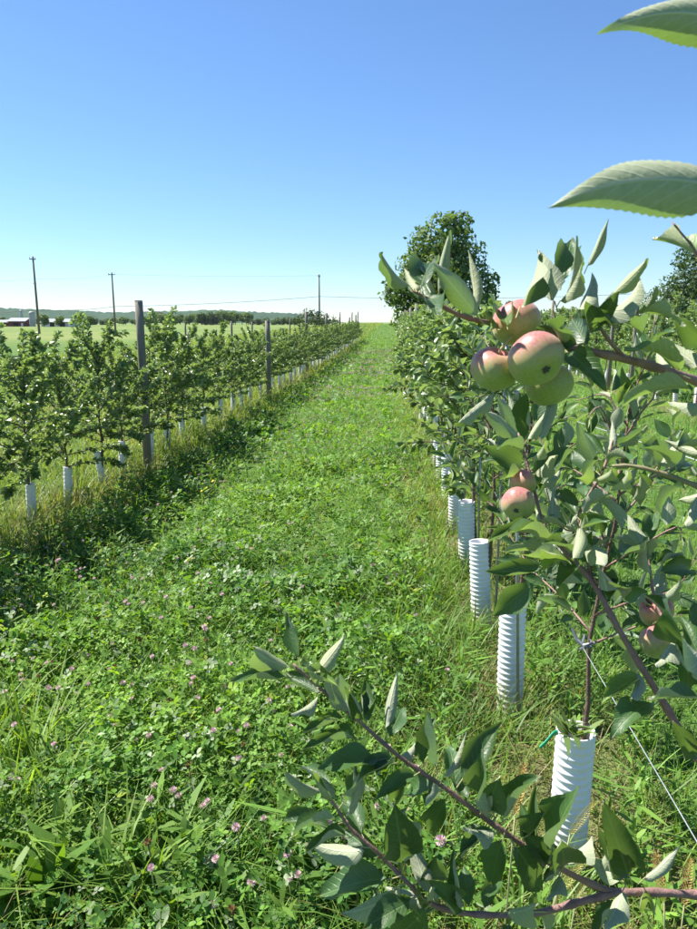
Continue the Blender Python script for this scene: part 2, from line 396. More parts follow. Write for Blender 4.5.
for u, v, ru, rv in ((700, 285, 28, 32), (722, 272, 30, 34), (745, 292, 28, 34), (712, 305, 40, 24), (690, 306, 20, 20)):
    p = P2(u, v, DY2 + rnd.uniform(-.8, .8)) - base; k = DY2 / 700
    bl.append((p.x, p.y, p.z, ru * k, ru * k * .9, rv * k))
big_tree(base, 'rounded dark green tree cut by the right edge behind the far orchard row', bl, 14000, .10, (.045, .085, .038), (.095, .15, .065), 3.6, .2)
# airy young tree next to the utility pole with the transformer
DY3 = 96.0
base = Vector((onrow(314, DY3), DY3, 0)); base.z = tz(base.x, base.y); k = DY3 / 700
bl = [((u - 314) * k, rnd.uniform(-.5, .5), P2(u, v, DY3).z - base.z, a * k, a * k, c * k) for u, v, a, c in
      ((305, 318, 9, 6), (316, 316, 10, 7), (326, 320, 8, 6), (314, 325, 14, 6), (297, 322, 5, 4), (333, 325, 5, 4))]
big_tree(base, 'small airy tree just left of the utility pole with the transformer', bl, 900, .16, (.035, .06, .03), (.07, .10, .05), 2.2, .07)

# the tree belt along the far edge of the hay field: one tree each, three shapes shared
belt = []
for q in range(4):
    bb = [(rnd.uniform(-2.2, 2.2), rnd.uniform(-1.5, 1.5), rnd.uniform(2.2, 5.6), rnd.uniform(1.6, 2.6), rnd.uniform(1.5, 2.2), rnd.uniform(1.4, 2.2)) for _ in range(8)]
    belt.append((trunk_mesh('trunk', 4.5, .22, 5, M['bark_big']),
                 blob_crown('crown', bb, 900, .5, *[((.05, .095, .03), (.10, .16, .05)), ((.075, .135, .035), (.14, .21, .06)), ((.06, .11, .035), (.12, .18, .055)), ((.05, .085, .045), (.10, .145, .07))][q])))
GB = 'trees of the far belt behind the hay field'
bx = []
for q in range(110):
    u = -40 + q * 4.0 + rnd.uniform(-3, 3); D = rnd.uniform(370, 470)
    if 14 < u < 78 and rnd.random() < .6: D = rnd.uniform(430, 520)
    hgt = rnd.uniform(.5, .8) * (1.45 if 155 < u < 250 else .85) * (.75 if u > 300 else 1)
    if u < 338: bx.append((u, D, hgt))
for u, D, hgt in bx:
    x = onrow(u, D); t = empty('belt_tree', (x, D, tz(x, D) - .2), rnd.uniform(0, 6.28)); t.scale = (hgt * 1.15, hgt * 1.15, hgt)
    tag(t, 'small distant tree in the belt along the far side of the hay field', 'tree', GB)
    tm, cm = belt[rnd.randrange(4)]
    obj('trunk', tm, t); tag(obj('crown', cm, t), kind='stuff')
# a few trees close behind the barn yard
for u, D, hgt, lab in ((44, 232, .62, 'bushy green tree between the silos and the leaning utility pole'), (60, 240, .55, 'low bushy tree behind the pale farm sheds'),
                       (90, 236, .55, 'bushy tree right of the pale farm sheds')):
    x = onrow(u, D); t = empty('yard_tree', (x, D, tz(x, D) - .2), rnd.uniform(0, 6)); t.scale = (hgt,) * 3; tag(t, lab, 'tree')
    obj('trunk', belt[1][0], t); tag(obj('crown', belt[1][1], t), kind='stuff')

# ------------------------------------------------------------------ the farmstead
M['barn_red'] = simple('barn_red', (.12, .032, .034), (.16, .045, .045), 1.5, .8, stretch=(6, 6, .3))
M['barn_roof'] = simple('barn_roof_metal', (.22, .235, .25), (.28, .295, .31), 1, .5)
M['silo'] = simple('silo_concrete', (.30, .32, .35), (.38, .40, .42), .8, .8)
M['white'] = simple('white_paint', (.68, .68, .68), (.74, .74, .73), 2, .7)
M['dark'] = simple('dark_opening', (.02, .02, .02), None, 2, .9)
def gabled(name, label, c, w, d, hw, hr, rz, wall, roof, doors=(), cat='barn'):
    t = tag(empty(name, (c[0], c[1], tz(c[0], c[1])), rz), label, cat)
    b = MB(); V = [(-w / 2, -d / 2, -.3), (w / 2, -d / 2, -.3), (w / 2, d / 2, -.3), (-w / 2, d / 2, -.3), (-w / 2, -d / 2, hw), (w / 2, -d / 2, hw), (w / 2, d / 2, hw), (-w / 2, d / 2, hw),
               (-w / 2, 0, hr - .12), (w / 2, 0, hr - .12)]
    b.add(V, [(0, 1, 5, 4), (2, 3, 7, 6), (1, 2, 6, 9, 5), (3, 0, 4, 8, 7)]); b.build('wall', wall, t)
    b = MB(); e = .4
    sl_ = (hr - hw) / (d / 2)
    for s in (-1, 1):
        y1 = s * (d / 2 + e); z1 = hw - sl_ * e
        b.add([(-w / 2 - e, y1, z1), (w / 2 + e, y1, z1), (w / 2 + e, 0, hr), (-w / 2 - e, 0, hr),
               (-w / 2 - e, y1, z1 + .15), (w / 2 + e, y1, z1 + .15), (w / 2 + e, 0, hr + .15), (-w / 2 - e, 0, hr + .15)],
              [(0, 1, 2, 3), (4, 5, 6, 7), (0, 1, 5, 4), (0, 3, 7, 4), (1, 2, 6, 5)])
    b.build('roof', roof, t)
    for x0, x1, z1, m in doors:
        b = MB(); b.box(((x0 + x1) / 2, -d / 2 - .03, z1 / 2), (x1 - x0, .1, z1)); b.build('door', m, t)
    return t
D = 255
gabled('barn', 'red barn with pale metal roof at the far left of the field', (onrow(21, D), D), 6.2, 7, 1.9, 3.0, .05, M['barn_red'], M['barn_roof'], ((-1.2, .6, 1.5, M['dark']), (1.7, 2.4, 1.2, M['white'])))
gabled('barn', 'low red barn wing at the very left edge beside the taller red barn', (onrow(5, D + 2), D + 2), 6, 6, 1.5, 2.3, .05, M['barn_red'], M['barn_roof'], ((-1, .6, 1.2, M['dark']),))
gabled('shed', 'long low pale metal shed right of the leaning utility pole', (onrow(62, D - 10), D - 10), 9.5, 7, 1.6, 2.6, -.1, M['white'], M['barn_roof'], ((-2.5, -.8, 1.4, M['dark']), (1.5, 3.2, 1.4, M['dark'])), 'shed')
gabled('shed', 'small grey shed between the silos and the long pale shed', (onrow(48, D - 4), D - 4), 3.4, 4, 1.5, 2.4, .1, M['silo'], M['barn_roof'], ((-.6, .6, 1.3, M['dark']),), 'shed')
def silo(u, D, r, h, label, dome):
    x = onrow(u, D); t = tag(empty('silo', (x, D, tz(x, D))), label, 'silo')
    b = MB(); prof = []
    nb = 9
    for k in range(nb):
        z0 = h * k / nb; z1 = h * (k + 1) / nb; prof += [(r, z0 - (.3 if k == 0 else 0)), (r, z1 - .12), (r + .05, z1 - .10), (r + .05, z1 - .02)]
    b.lathe(prof, 18); b.build('wall', M['silo'], t)
    b = MB(); b.lathe([(r + .1, h - .02)] + [((r + .1) * math.cos(a), h + dome * math.sin(a)) for a in np.linspace(.1, 1.5, 6)], 18); b.build('dome', M['barn_roof'], t, True)
silo(32.5, D - 2, 1.05, 4.6, 'stout pale grey silo beside the red barn', .9)
silo(22, D + 6, .5, 5.6, 'slim tall silo rising behind the red barn', .5)

# ------------------------------------------------------------------ utility poles and their lines
M['pole'] = simple('pole_wood', (.11, .095, .085), (.18, .155, .135), 6, .9, stretch=(8, 8, .6), bump=.4)
M['steel'] = simple('galvanised_steel', (.30, .31, .32), (.42, .43, .44), 20, .45, metal=.7)
M['cable'] = simple('cable_grey', (.10, .11, .12), (.14, .15, .16), 2, .7)
def upole(u, v_top, D, label, arm=.6, arm_rz=.6, trans=False, second=False):
    x = onrow(u, D); z0 = tz(x, D); zt = P2(u, v_top, D).z
    t = tag(empty('utility_pole', (x, D, z0)), label, 'utility pole'); h = zt - z0
    b = MB(); b.tube([(0, 0, -.3), (0, 0, h * .5), (0, 0, h)], [.17, .145, .115], 10); b.build('shaft', M['pole'], t, True)
    b = MB(); b.box((0, -.12, h - .35), (arm * 2, .1, .12), rz=arm_rz); b.build('crossarm', M['pole'], t)
    for s in (-1, 1):
        b = MB(); b.lathe([(.0, h - .29), (.045, h - .29), (.03, h - .22), (.055, h - .16), (.03, h - .08), (0, h - .05)], 8)
        o = b.build('insulator', M['silo'], t, True); o.location = (s * arm * .88 * math.cos(arm_rz), s * arm * .88 * math.sin(arm_rz) - .12, 0)
    if second:
        b = MB(); b.box((0, -.1, h * .66), (arm * 1.0, .08, .1), rz=arm_rz); b.build('bracket', M['steel'], t)
    if trans:
        b = MB(); b.lathe([(0, 2.05), (.3, 2.05), (.32, 2.1), (.32, 2.85), (.3, 2.92), (.1, 2.98), (0, 2.98)], 14); o = b.build('transformer', M['steel'], t, True); o.location = (-.45, -.1, 0)
        b = MB(); b.box((-.12, -.1, 2.5), (.28, .08, .2)); b.build('bracket', M['steel'], t)
    return t, x
p1, x1 = upole(38.5, 256.5, 93, 'tall utility pole at the left edge in front of the farm', 0.42, .9, second=True)
p2, x2 = upole(115, 272.5, 119, 'utility pole left of the thick trellis post', 0.55, .3)
p3, x3 = upole(319.5, 274.5, 132, 'utility pole carrying a transformer near the end of the alley', .35, 1.2, trans=True)
x4 = onrow(900, 118); z4 = tz(x4, 118)
p4, _ = upole(900, 268, 118, 'utility pole outside the right of the picture holding the field lines', 1.0, .3)
x0 = onrow(-260, 96)
p0, _ = upole(-260, 250, 96, 'utility pole outside the left of the picture holding the field lines', 1.0, .3)
def line(a, b, sag, r, label):
    pts = []
    for k in range(25):
        t = k / 24; p = a.lerp(b, t); p = p.copy(); p.z -= sag * 4 * t * (1 - t); pts.append(p)
    m = MB(); m.tube(pts, r, 5); o = m.build('overhead_wire', M['cable'], None, True); tag(o, label, 'wire', 'overhead lines across the field'); return o
DP = {0: (-260, 96), 1: (38.5, 93), 2: (115, 119), 3: (319.5, 132), 4: (900, 118)}
def at(i, v): u, d = DP[i]; return P2(u, v, d)
line(at(0, 322), at(1, 310), .35, .034, 'lower line entering from the left edge to the leaning utility pole')
line(at(1, 310), at(2, 306.5), .25, .034, 'lower line between the two left utility poles')
line(at(2, 306.5), at(3, 296.5), .3, .034, 'lower line sagging from the middle pole to the pole with the transformer')
line(at(3, 296.5), at(4, 274), 1.6, .034, 'lower line from the transformer pole past the tall tree to the right')
line(at(1, 279), at(2, 274.2), .25, .011, 'thin upper line between the two left utility poles')
line(at(2, 274.2), at(3, 275.5), .25, .011, 'thin upper line running to the top of the transformer pole')
line(at(0, 290), at(1, 279), .35, .011, 'thin upper line entering from the left edge to the leaning pole')

hz, hn, hl, hb, ho = new_mat('haze_air'); hn.remove(hb)
pv = hn.new('ShaderNodeVolumePrincipled'); pv.inputs['Color'].default_value = (.80, .90, 1.0, 1); pv.inputs['Density'].default_value = .00006; pv.inputs['Anisotropy'].default_value = .2
hl.new(pv.outputs[0], ho.inputs['Volume'])
hb = MB(); hb.box((0, 600, 14), (4400, 3000, 40)); tag(hb.build('haze', hz), 'faint blue summer haze over the fields', 'haze', kind='stuff')

# ------------------------------------------------------------------ leaf meshes
def leaf_grid(L, W, curl, arch, twist, nu=8, nv=4, serr=0.0, wave=0.0, petiole=.16, seed=0, sweep=0.0):
    """one apple leaf along +Y, face up +Z; base of the petiole at the origin"""
    r = np.random.default_rng(seed); V = []; UV = []
    pl = L * petiole; bl_ = L - pl
    ph = r.uniform(0, 6)
    for i in range(nu + 1):
        t = i / nu
        w = W * .5 * (math.sin(math.pi * min(1, t ** .80)) ** .78) * (1 - .32 * t * t) * 1.06 + (.0006 if i in (0, nu) else 0)
        a = arch * t                                   # bend along the midrib
        y = pl + bl_ * (math.sin(a) / arch if abs(arch) > 1e-3 else t); z = bl_ * ((1 - math.cos(a)) / arch if abs(arch) > 1e-3 else 0) * -1
        tw = twist * t
        for j in range(nv + 1):
            s = -1 + 2 * j / nv; ww = w
            if serr and j in (0, nv): ww = w * (1 + (serr if i % 2 else -serr))
            ang = curl * abs(s) * (0.55 + .45 * math.sin(math.pi * t))
            if curl > 1e-3:
                xx = math.copysign(math.sin(ang) / max(curl, 1e-3) * ww, s); zz = (1 - math.cos(ang)) / max(curl, 1e-3) * ww
            else: xx, zz = s * ww, 0
            zz += wave * W * s * s * math.sin(t * 11 + ph + (1.6 if s > 0 else 0)) * .5
            x_, z_ = xx * math.cos(tw) - zz * math.sin(tw), xx * math.sin(tw) + zz * math.cos(tw)
            # frame turned with the bend
            V.append((x_ + sweep * L * 4 * t * (1 - t), y + z_ * math.sin(a), z + z_ * math.cos(a))); UV.append((.5 + .5 * s * w / (W * .5) if w else .5, t))
    ty, tz_ = pl + bl_ * (math.sin(arch) / arch), -bl_ * (1 - math.cos(arch)) / arch      # lay the chord from petiole to tip along +Y
    dl = math.atan2(tz_, ty); k_ = L / math.hypot(ty, tz_); cd_, sd_ = math.cos(dl) * k_, math.sin(dl) * k_
    V = [(x, y * cd_ + z * sd_, -y * sd_ + z * cd_) for x, y, z in V]
    F = []
    for i in range(nu):
        for j in range(nv):
            q = i * (nv + 1) + j; F.append((q, q + 1, q + nv + 2, q + nv + 1))
    mi = [0] * len(F)
    b = len(V); pr = L * .0095
    for y in (0.0, pl * 1.05):
        for k in range(3):
            V.append((pr * math.cos(k * 2.094), y, pr * math.sin(k * 2.094) - (.0015 if y else 0))); UV.append((.5, 0))
    for k in range(3): F.append((b + k, b + (k + 1) % 3, b + 3 + (k + 1) % 3, b + 3 + k)); mi.append(1)
    return V, F, UV, mi
def leaf_mesh(mat, **k):
    V, F, UV, mi = leaf_grid(**k)
    me = mesh_py('leaf', V, F, [mat, M['petiole']], True, mi)
    u = me.uv_layers.new(name='UVMap'); li = np.zeros(len(me.loops), np.int32); me.loops.foreach_get('vertex_index', li)
    u.data.foreach_set('uv', np.array(UV, np.float32)[li].ravel()); return me
LEAF = {}
for mk in ('leaf', 'leaf_young'):
    for ci, c in enumerate((1.1, 1.75, 2.4, 3.1)):
        for ai, a in enumerate((-.35, .3, .9)):
            LEAF[mk, ci, ai] = leaf_mesh(M[mk], L=1, W=(.47, .50, .52, .52)[ci], curl=c, arch=a, twist=rnd.uniform(-.35, .35), serr=.022, nu=16, wave=.16, seed=ci * 7 + ai)
SMALL = {}
for mk in ('leaf', 'leaf_young'):
    for ci, c in enumerate((.7, 1.4, 2.2)):
        for ai, a in enumerate((.2, .8)):
            SMALL[mk, ci, ai] = leaf_mesh(M[mk], L=1, W=.48, curl=c, arch=a, twist=rnd.uniform(-.3, .3), nu=6, nv=4, wave=.08, seed=50 + ci * 3 + ai)

def leaf_matrix(base, axis_, normal, L):
    y = axis_.normalized(); z = normal - y * normal.dot(y)
    z = z.normalized() if z.length > 1e-4 else y.orthogonal().normalized()
    x = y.cross(z)
    return Matrix(((x.x * L, y.x * L, z.x * L, base.x), (x.y * L, y.y * L, z.y * L, base.y), (x.z * L, y.z * L, z.z * L, base.z), (0, 0, 0, 1)))
def put_leaf(parent, base, axis_, normal, L, mesh, wide=1.0):
    o = bpy.data.objects.new('leaf', mesh); col.objects.link(o); o.parent = parent
    Mx = leaf_matrix(base, axis_, normal, L)
    if wide != 1.0: Mx = Mx @ Matrix.Diagonal((wide, 1, 1, 1))
    o.matrix_basis = Mx
    return o

# ------------------------------------------------------------------ orchard rows
M['guard'] = None
def guard_mat():
    m, n, l, b, o = new_mat('guard_plastic')
    tc = n.new('ShaderNodeTexCoord'); t = noise(n, l, 9, 5, .6, tc.outputs['Object']); g = n.new('ShaderNodeSeparateXYZ'); l.new(tc.outputs['Object'], g.inputs[0])
    d = n.new('ShaderNodeMapRange'); l.new(g.outputs[2], d.inputs[0]); d.inputs[1].default_value = .0; d.inputs[2].default_value = .30; d.inputs[3].default_value = 1.0; d.inputs[4].default_value = .12
    mu = n.new('ShaderNodeMath'); mu.operation = 'MULTIPLY'; l.new(d.outputs[0], mu.inputs[0]); l.new(t.outputs['Fac'], mu.inputs[1])
    r = ramp(n, [(.0, (.84, .85, .86)), (.10, (.78, .79, .78)), (.5, (.46, .42, .32))]); l.new(mu.outputs[0], r.inputs[0]); l.new(r.outputs[0], b.inputs['Base Color'])
    b.inputs['Roughness'].default_value = .45
    tr = n.new('ShaderNodeBsdfTranslucent'); tr.inputs['Color'].default_value = (.75, .78, .8, 1); mx = n.new('ShaderNodeMixShader'); mx.inputs[0].default_value = .12
    l.new(b.outputs[0], mx.inputs[1]); l.new(tr.outputs[0], mx.inputs[2]); l.new(mx.outputs[0], o.inputs['Surface']); return m
M['guard'] = guard_mat()
def guard_mesh(name, h, r, pitch=.024, amp=.0032, n=26):
    b = MB(); prof = []; k = int(h / pitch)
    for i in range(k):
        z = i * pitch
        prof += [(r - amp, z), (r - amp * .3, z + pitch * .22), (r + amp * .7, z + pitch * .5), (r + amp, z + pitch * .72), (r - amp * .6, z + pitch * .9)]
    prof += [(r, k * pitch), (r + .002, k * pitch + .006), (r, k * pitch + .010), (r - .003, k * pitch + .006)] + [(r - .0065, k * pitch - .02), (r - .0065, 0.0)]
    b.lathe(prof, n); return b.mesh(name, [M['guard']], True)
G_NEAR = guard_mesh('tree_guard', .50, .052, amp=.0024); G_FAR = guard_mesh('tree_guard', .46, .045, .04, .0012, 14)

def young_tree(H, nbr, seed, leaves, spread=.46, low=.5, ld=.035):
    """skeleton and leaf spots of a young spindle-shaped apple tree"""
    r = random.Random(seed); lead = []; x = y = 0
    for k in range(9):
        lead.append(Vector((x, y, H * k / 8))); x += r.uniform(-.018, .018); y += r.uniform(-.018, .018)
    br = []
    for q in range(nbr):
        f = low / H + (1 - low / H) * (q + r.random()) / nbr * .96
        p = lead[min(7, int(f * 8))].lerp(lead[min(8, int(f * 8) + 1)], f * 8 % 1)
        a = q * 2.4 + r.uniform(-.5, .5); g = (f - low / H) / (1 - low / H)
        L = spread * (1.0 - (.48 if spread > .6 else .62) * g) * r.uniform(.65, 1.25); e = r.uniform(.05, .8) + .55 * g
        d = Vector((math.cos(a) * math.cos(e), math.sin(a) * math.cos(e), math.sin(e)))
        pts = [p, p + d * L * .35, p + d * L * .7 + Vector((0, 0, -.03 * L)), p + d * L + Vector((r.uniform(-.05, .05), r.uniform(-.05, .05), r.uniform(-.12, .08)))]
        br.append(catmull(pts, 3))
    spots = []
    for i in range(leaves):
        if r.random() < ld: path = lead[4:]
        else: path = r.choices(br, [1.0 * (b[-1] - b[0]).length for b in br])[0]
        t = r.random() ** .6 * (len(path) - 1); k = min(int(t), len(path) - 2); p = path[k].lerp(path[k + 1], t - k); ax = (path[k + 1] - path[k]).normalized()
        a = r.uniform(0, 6.283); side = Matrix.Rotation(a, 3, ax) @ ax.orthogonal().normalized()
        d = (ax * r.uniform(.2, .9) + side * r.uniform(.5, 1.0) + Vector((0, 0, r.uniform(-.35, .6)))).normalized()
        nrm = (Vector((0, 0, 1)) + Vector((r.gauss(0, .6), r.gauss(0, .6), r.gauss(0, .3)))).normalized()
        spots.append((p, d, nrm, r.uniform(.055, .095)))
    return lead, br, spots
def wood(mb, lead, br, r0=.016):
    n = len(lead) - 1
    mb.tube([lead[0] + Vector((0, 0, -.05))] + lead[1:], [r0 * 1.3] + [r0 * (1 - .82 * k / n) for k in range(1, n + 1)], 7)
    for b in br: mb.tube(b, [r0 * .42 * (1 - .75 * k / (len(b) - 1)) for k in range(len(b))], 5)

def crown_np(name, spots, mat, scale=1.0):
    P, F = [], []
    T = np.array([(0, 0, 0), (0, .16, 0), (-.21, .42, .10), (0, .50, .0), (.21, .42, .10), (-.17, .74, .07), (0, .8, -.03), (.17, .74, .07), (0, 1.0, -.12)], np.float32)
    T[:, 0] *= 1.3
    Q = np.array([(1, 3, 2, 2), (1, 4, 4, 3), (2, 3, 6, 5), (3, 4, 7, 6), (5, 6, 8, 8), (6, 7, 7, 8)])
    V = []; faces = []
    for i, (p, d, nrm, L) in enumerate(spots):
        m = leaf_matrix(p, d, nrm, L * scale); A = np.array(m)[:3, :]
        V.append(T @ A[:, :3].T + A[:, 3]); b = i * len(T)
        faces += [(b + 1, b + 3, b + 2), (b + 1, b + 4, b + 3), (b + 2, b + 3, b + 6, b + 5), (b + 3, b + 4, b + 7, b + 6), (b + 5, b + 6, b + 8), (b + 6, b + 7, b + 8)]
    me = bpy.data.meshes.new(name); me.from_pydata(np.concatenate(V).tolist(), [], faces); me.update(); me.materials.append(mat)
    return me
PROTO = {'l': [], 'r': []}
for side, mat in (('l', M['crown']), ('r', M['crown_r'])):
    for q in range(5):
        H = rnd.uniform(1.45, 1.62) * (.93 if side == 'l' else 1)
        lead, br, spots = young_tree(H, 30, 100 + q + (50 if side == 'r' else 0), 3300 if side == 'l' else 1150, .70 if side == 'l' else .48, .44 if side == 'l' else .64)
        mb = MB(); wood(mb, lead, br, .015)
        PROTO[side].append((mb.mesh('trunk', [M['bark']], True), crown_np('crown', spots, mat, .70 if side == 'l' else 1.0)))
ORD = ['first', 'second', 'third', 'fourth', 'fifth', 'sixth', 'seventh', 'eighth', 'ninth', 'tenth', 'eleventh', 'twelfth', 'thirteenth', 'fourteenth', 'fifteenth', 'sixteenth']
def row_tree(side, x, y, label, group, s=1.0):
    t = empty('apple_tree', (x, y, tz(x, y)), rnd.uniform(0, 6.28)); t.scale = (s * rnd.uniform(1.0, 1.18), s * rnd.uniform(1.0, 1.18), s)
    tag(t, label, 'apple tree', group); tm, cm = rnd.choice(PROTO[side]); obj('trunk', tm, t); tag(obj('crown', cm, t), kind='stuff'); return t
def guard(x, y, label, group, near=False, tilt=.05, h=1.0, sx=1.0, rot=None):
    o = obj('tree_guard', G_NEAR if near else G_FAR, None, (x, y, tz(x, y) - .01), rot or (rnd.gauss(0, tilt), rnd.gauss(0, tilt), rnd.uniform(0, 6)), (sx, sx, h))
    tag(o, label, 'tree guard', group); return o

# left row ---------------------------------------------------------
LX = -2.80
ly = [3.55, 4.38, 5.12, 5.72, 6.42, 6.98, 7.75, 8.45, 9.1, 9.85]
while ly[-1] < 50: ly.append(ly[-1] + .86 + rnd.uniform(-.1, .1))
GL, GLG = 'apple trees of the left row', 'white guards of the left row'
vis = 0
for i, y in enumerate(ly):
    x = LX + rnd.uniform(-.05, .05); s = rnd.uniform(.90, 1.10)
    nb = i - next(k for k, q in enumerate(ly) if q > 7.5); nb2 = i - next(k for k, q in enumerate(ly) if q > 14.0)
    if i == 0: lab = 'bushy young apple tree at the left row outside the left picture edge'
    elif y < 7.5: lab = 'bushy young apple tree, %s in the left row counted from the left picture edge' % ORD[i - 1]
    elif y < 14: lab = 'young apple tree of the left row, %s beyond the thick near post' % ORD[nb]
    elif nb2 < 10: lab = 'small young apple tree of the left row, %s beyond the second trellis post' % ORD[nb2]
    else: lab = 'distant young apple tree of the left row beyond the second trellis post'
    row_tree('l', x, y, lab, GL, s * (.90 if y < 9 else .85 if y < 18 else .79))
    if i == 0: lab = 'white tree guard of the left row outside the left picture edge'
    elif y < 7.5: lab = 'white tube guard round a trunk, %s in the left row from the left edge' % ORD[i - 1]
    elif y < 14: lab = 'white tube guard in the left row, %s beyond the thick near post' % ORD[nb]
    elif nb2 < 10: lab = 'small white tube guard in the left row, %s beyond the second trellis post' % ORD[nb2]
    else: lab = 'tiny distant white tube guard in the left row beyond the second trellis post'
    guard(x, y, lab, GLG, h=rnd.uniform(.82, .96), sx=.78, tilt=.045)
# wooden trellis posts
M['post'] = simple('post_wood', (.17, .15, .12), (.27, .245, .20), 9, .9, stretch=(9, 9, .5), bump=.6, bscale=30)
def post(x, y, h, r, label, group=None, lean=(0, 0)):
    t = tag(empty('trellis_post', (x, y, tz(x, y))), label, 'post', group); t.rotation_euler = (lean[0], lean[1], rnd.uniform(0, 6))
    b = MB(); b.tube([(0, 0, -.3), (0, 0, h * .4), (.004, 0, h * .8), (0, .003, h)], [r * 1.05, r, r * .97, r * .95], 14); b.build('shaft', M['post'], t, True)
    b = MB(); b.lathe([(0, h + .004), (r * .85, h + .004), (r * .93, h - .002)], 14); b.build('sawn_top', M['post'], t)
    b = MB()
    for zz in (.74, 1.35):
        if zz < h: b.tube([(r * .9, -.02, zz), (r + .012, -.02, zz), (r + .012, .02, zz), (r * .9, .02, zz)], .003, 5)
    b.build('wire_staple', M['steel'], t)
    return t
gp = 'posts of the left row'
post(-2.70, 7.38, 1.84, .043, 'thick weathered wooden trellis post, nearest in the left row')
post(-2.52, 13.9, 1.62, .05, 'second wooden trellis post in the left row')
for q in range(5): post(-2.84 + rnd.uniform(-.05, .05), 22.2 + 7.1 * q, 1.8 + rnd.uniform(-.1, .15), .05, 'distant wooden trellis post near the far end of the left row', gp)
for u, y, h in ((188, 21, 1.28), (215.5, 24, 1.36), (231.5, 31, 1.62), (252, 38, 1.55), (268, 44, 1.6), (290, 47, 1.62), (185, 34, 1.5), (140, 18, 1.25)):
    post(onrow(u, y), y, h, .045, 'thin dark trellis post standing in the field behind the left row', 'posts behind the left row')
for u, y in ((352, 62), (358, 70), (340, 66)):
    post(onrow(u, y), y, 1.9, .05, 'tiny trellis post on the crest at the end of the left row', 'posts on the crest')

# right row: further trees -------------------------------------------
RX = .50
ry = [.94 + .87 * k for k in range(58)]
GR, GRG = 'apple trees of the right row', 'white corrugated guards of the right row'
RLAB = {}
for i, y in enumerate(ry):
    x = RX + rnd.uniform(-.03, .03)
    if i == 1: x = .515
    elif i == 2: x = .49
    elif i == 3: x = .48
    elif i == 4: x = .485
    if i >= 4:
        lab = ('young apple tree, %s in the right row counted from the camera' % ORD[i]) if i < 16 else ( 'distant apple tree in the far part of the right row below the tall tree')
        row_tree('r', x + .05, y, lab, GR, rnd.uniform(.96, 1.1) * (1.06 if y > 8 else 1))
    if i == 0: lab = 'white corrugated tree guard below the right picture edge'
    elif i == 1: lab = 'white corrugated tree guard nearest the camera with weeds in its open top'
    elif i < 12: lab = 'white corrugated tree guard, %s in the right row counted from the camera' % ORD[i - 1]
    else: lab = 'small white tree guard in the distant part of the right row'
    tl = {1: (0, .02, 1), 2: (.02, .05, 2), 3: (.05, .06, 3), 4: (.02, .03, 4)}.get(i)
    guard(x, y, lab, GRG, near=i < 9, tilt=.05, rot=tl, h=1.0 if i != 1 else .98)
for q, y in enumerate((10.4, 17.5, 24.6, 31.7, 38.8, 45.9, 53)):
    post(.5, y, 2.05 + rnd.uniform(-.08, .1), .05, 'grey wooden trellis post rising from the right row, %s from the camera' % ORD[q])
# slim steel stakes beside the near trunks
for i in range(2, 16):
    y = ry[i]; h = (1.05, 1.5, 1.35, 1.6)[i % 4]; t = MB(); o = (.055, .03, .06, .045)[i % 4]
    t.tube([(0, 0, -.1), (0, 0, h * .5), (.002, .002, h)], [.0065, .0065, .0062], 8)
    t.lathe([(0, h + .004), (.0075, h + .004), (.0085, h - .004), (.0085, h - .03), (.0065, h - .031)], 8)
    s = t.build('support_stake', M['steel'], None, True, loc=(RX + (o if i != 2 else .012), y - (.05 if i != 2 else .085), 0), rot=(rnd.gauss(0, .03), rnd.gauss(0, .03), 0))
    tag(s, 'slim grey steel stake beside the %s tree of the right row' % ORD[i], 'stake', 'steel stakes of the right row')
# trellis wire along the right row with its clip
M['wire'] = simple('trellis_wire', (.36, .38, .40), (.46, .48, .50), 30, .4, metal=.5)
t = MB(); t.tube([(RX + .015, y, .742 + .006 * math.sin(y * 2.1) + tz(RX, y) * (y > 40)) for y in np.linspace(-1.5, 53, 120)], .0011, 6)
tag(t.build('trellis_wire', M['wire'], None, True), 'taut pale trellis wire running along the right row past the nearest trunk', 'wire')
M['clip'] = simple('clip_plastic', (.10, .11, .13), (.15, .16, .18), 40, .4, spec=.5)
c = MB(); cz = .745
c.tube([(.492, 1.825, cz + .034), (.503, 1.81, cz + .008), (.517, 1.796, cz - .002), (.538, 1.782, cz + .012)], [.003, .0055, .006, .003], 6); c.tube([(.548, 1.80, cz + .004), (.525, 1.795, cz - .004), (.505, 1.785, cz - .010)], [.003, .005, .0035], 6)
c.tube([(.515, 1.80, cz), (.53, 1.835, cz + .01), (.545, 1.82, cz), (.535, 1.79, cz - .004), (.515, 1.785, cz)], .0035, 6)
tag(c.build('wire_clip', M['clip'], None), 'dark grey plastic clip fixing the wire to the thin trunk above the nearest guard', 'clip')

# second row to the right: trees, guards and posts seen through the branches
GR2, GRG2 = 'apple trees of the far right row', 'guards of the far right row'
y = 7.2
while y < 46:
    x = 5.4 + rnd.uniform(-.05, .05)
    row_tree('r', x, y, 'apple tree of the second row to the right seen through the near branches', GR2, rnd.uniform(1.05, 1.2))
    guard(x, y, 'white guard of the second row to the right seen through the branches', GRG2, tilt=.06); y += .95 + rnd.uniform(-.1, .1)
y = 14
while y < 46:
    x = 9.6 + rnd.uniform(-.1, .1); row_tree('r', x, y, 'apple tree of the third row to the right behind the second row', 'apple trees of the third right row', rnd.uniform(1.25, 1.5)); y += 1.1
for q, (u, y) in enumerate(((636, 15.5), (613, 17.3), (552, 24.4))):
    post(onrow(u, y), y, 2.3, .045, 'grey post of the second right row, %s from the right picture edge' % ORD[q])
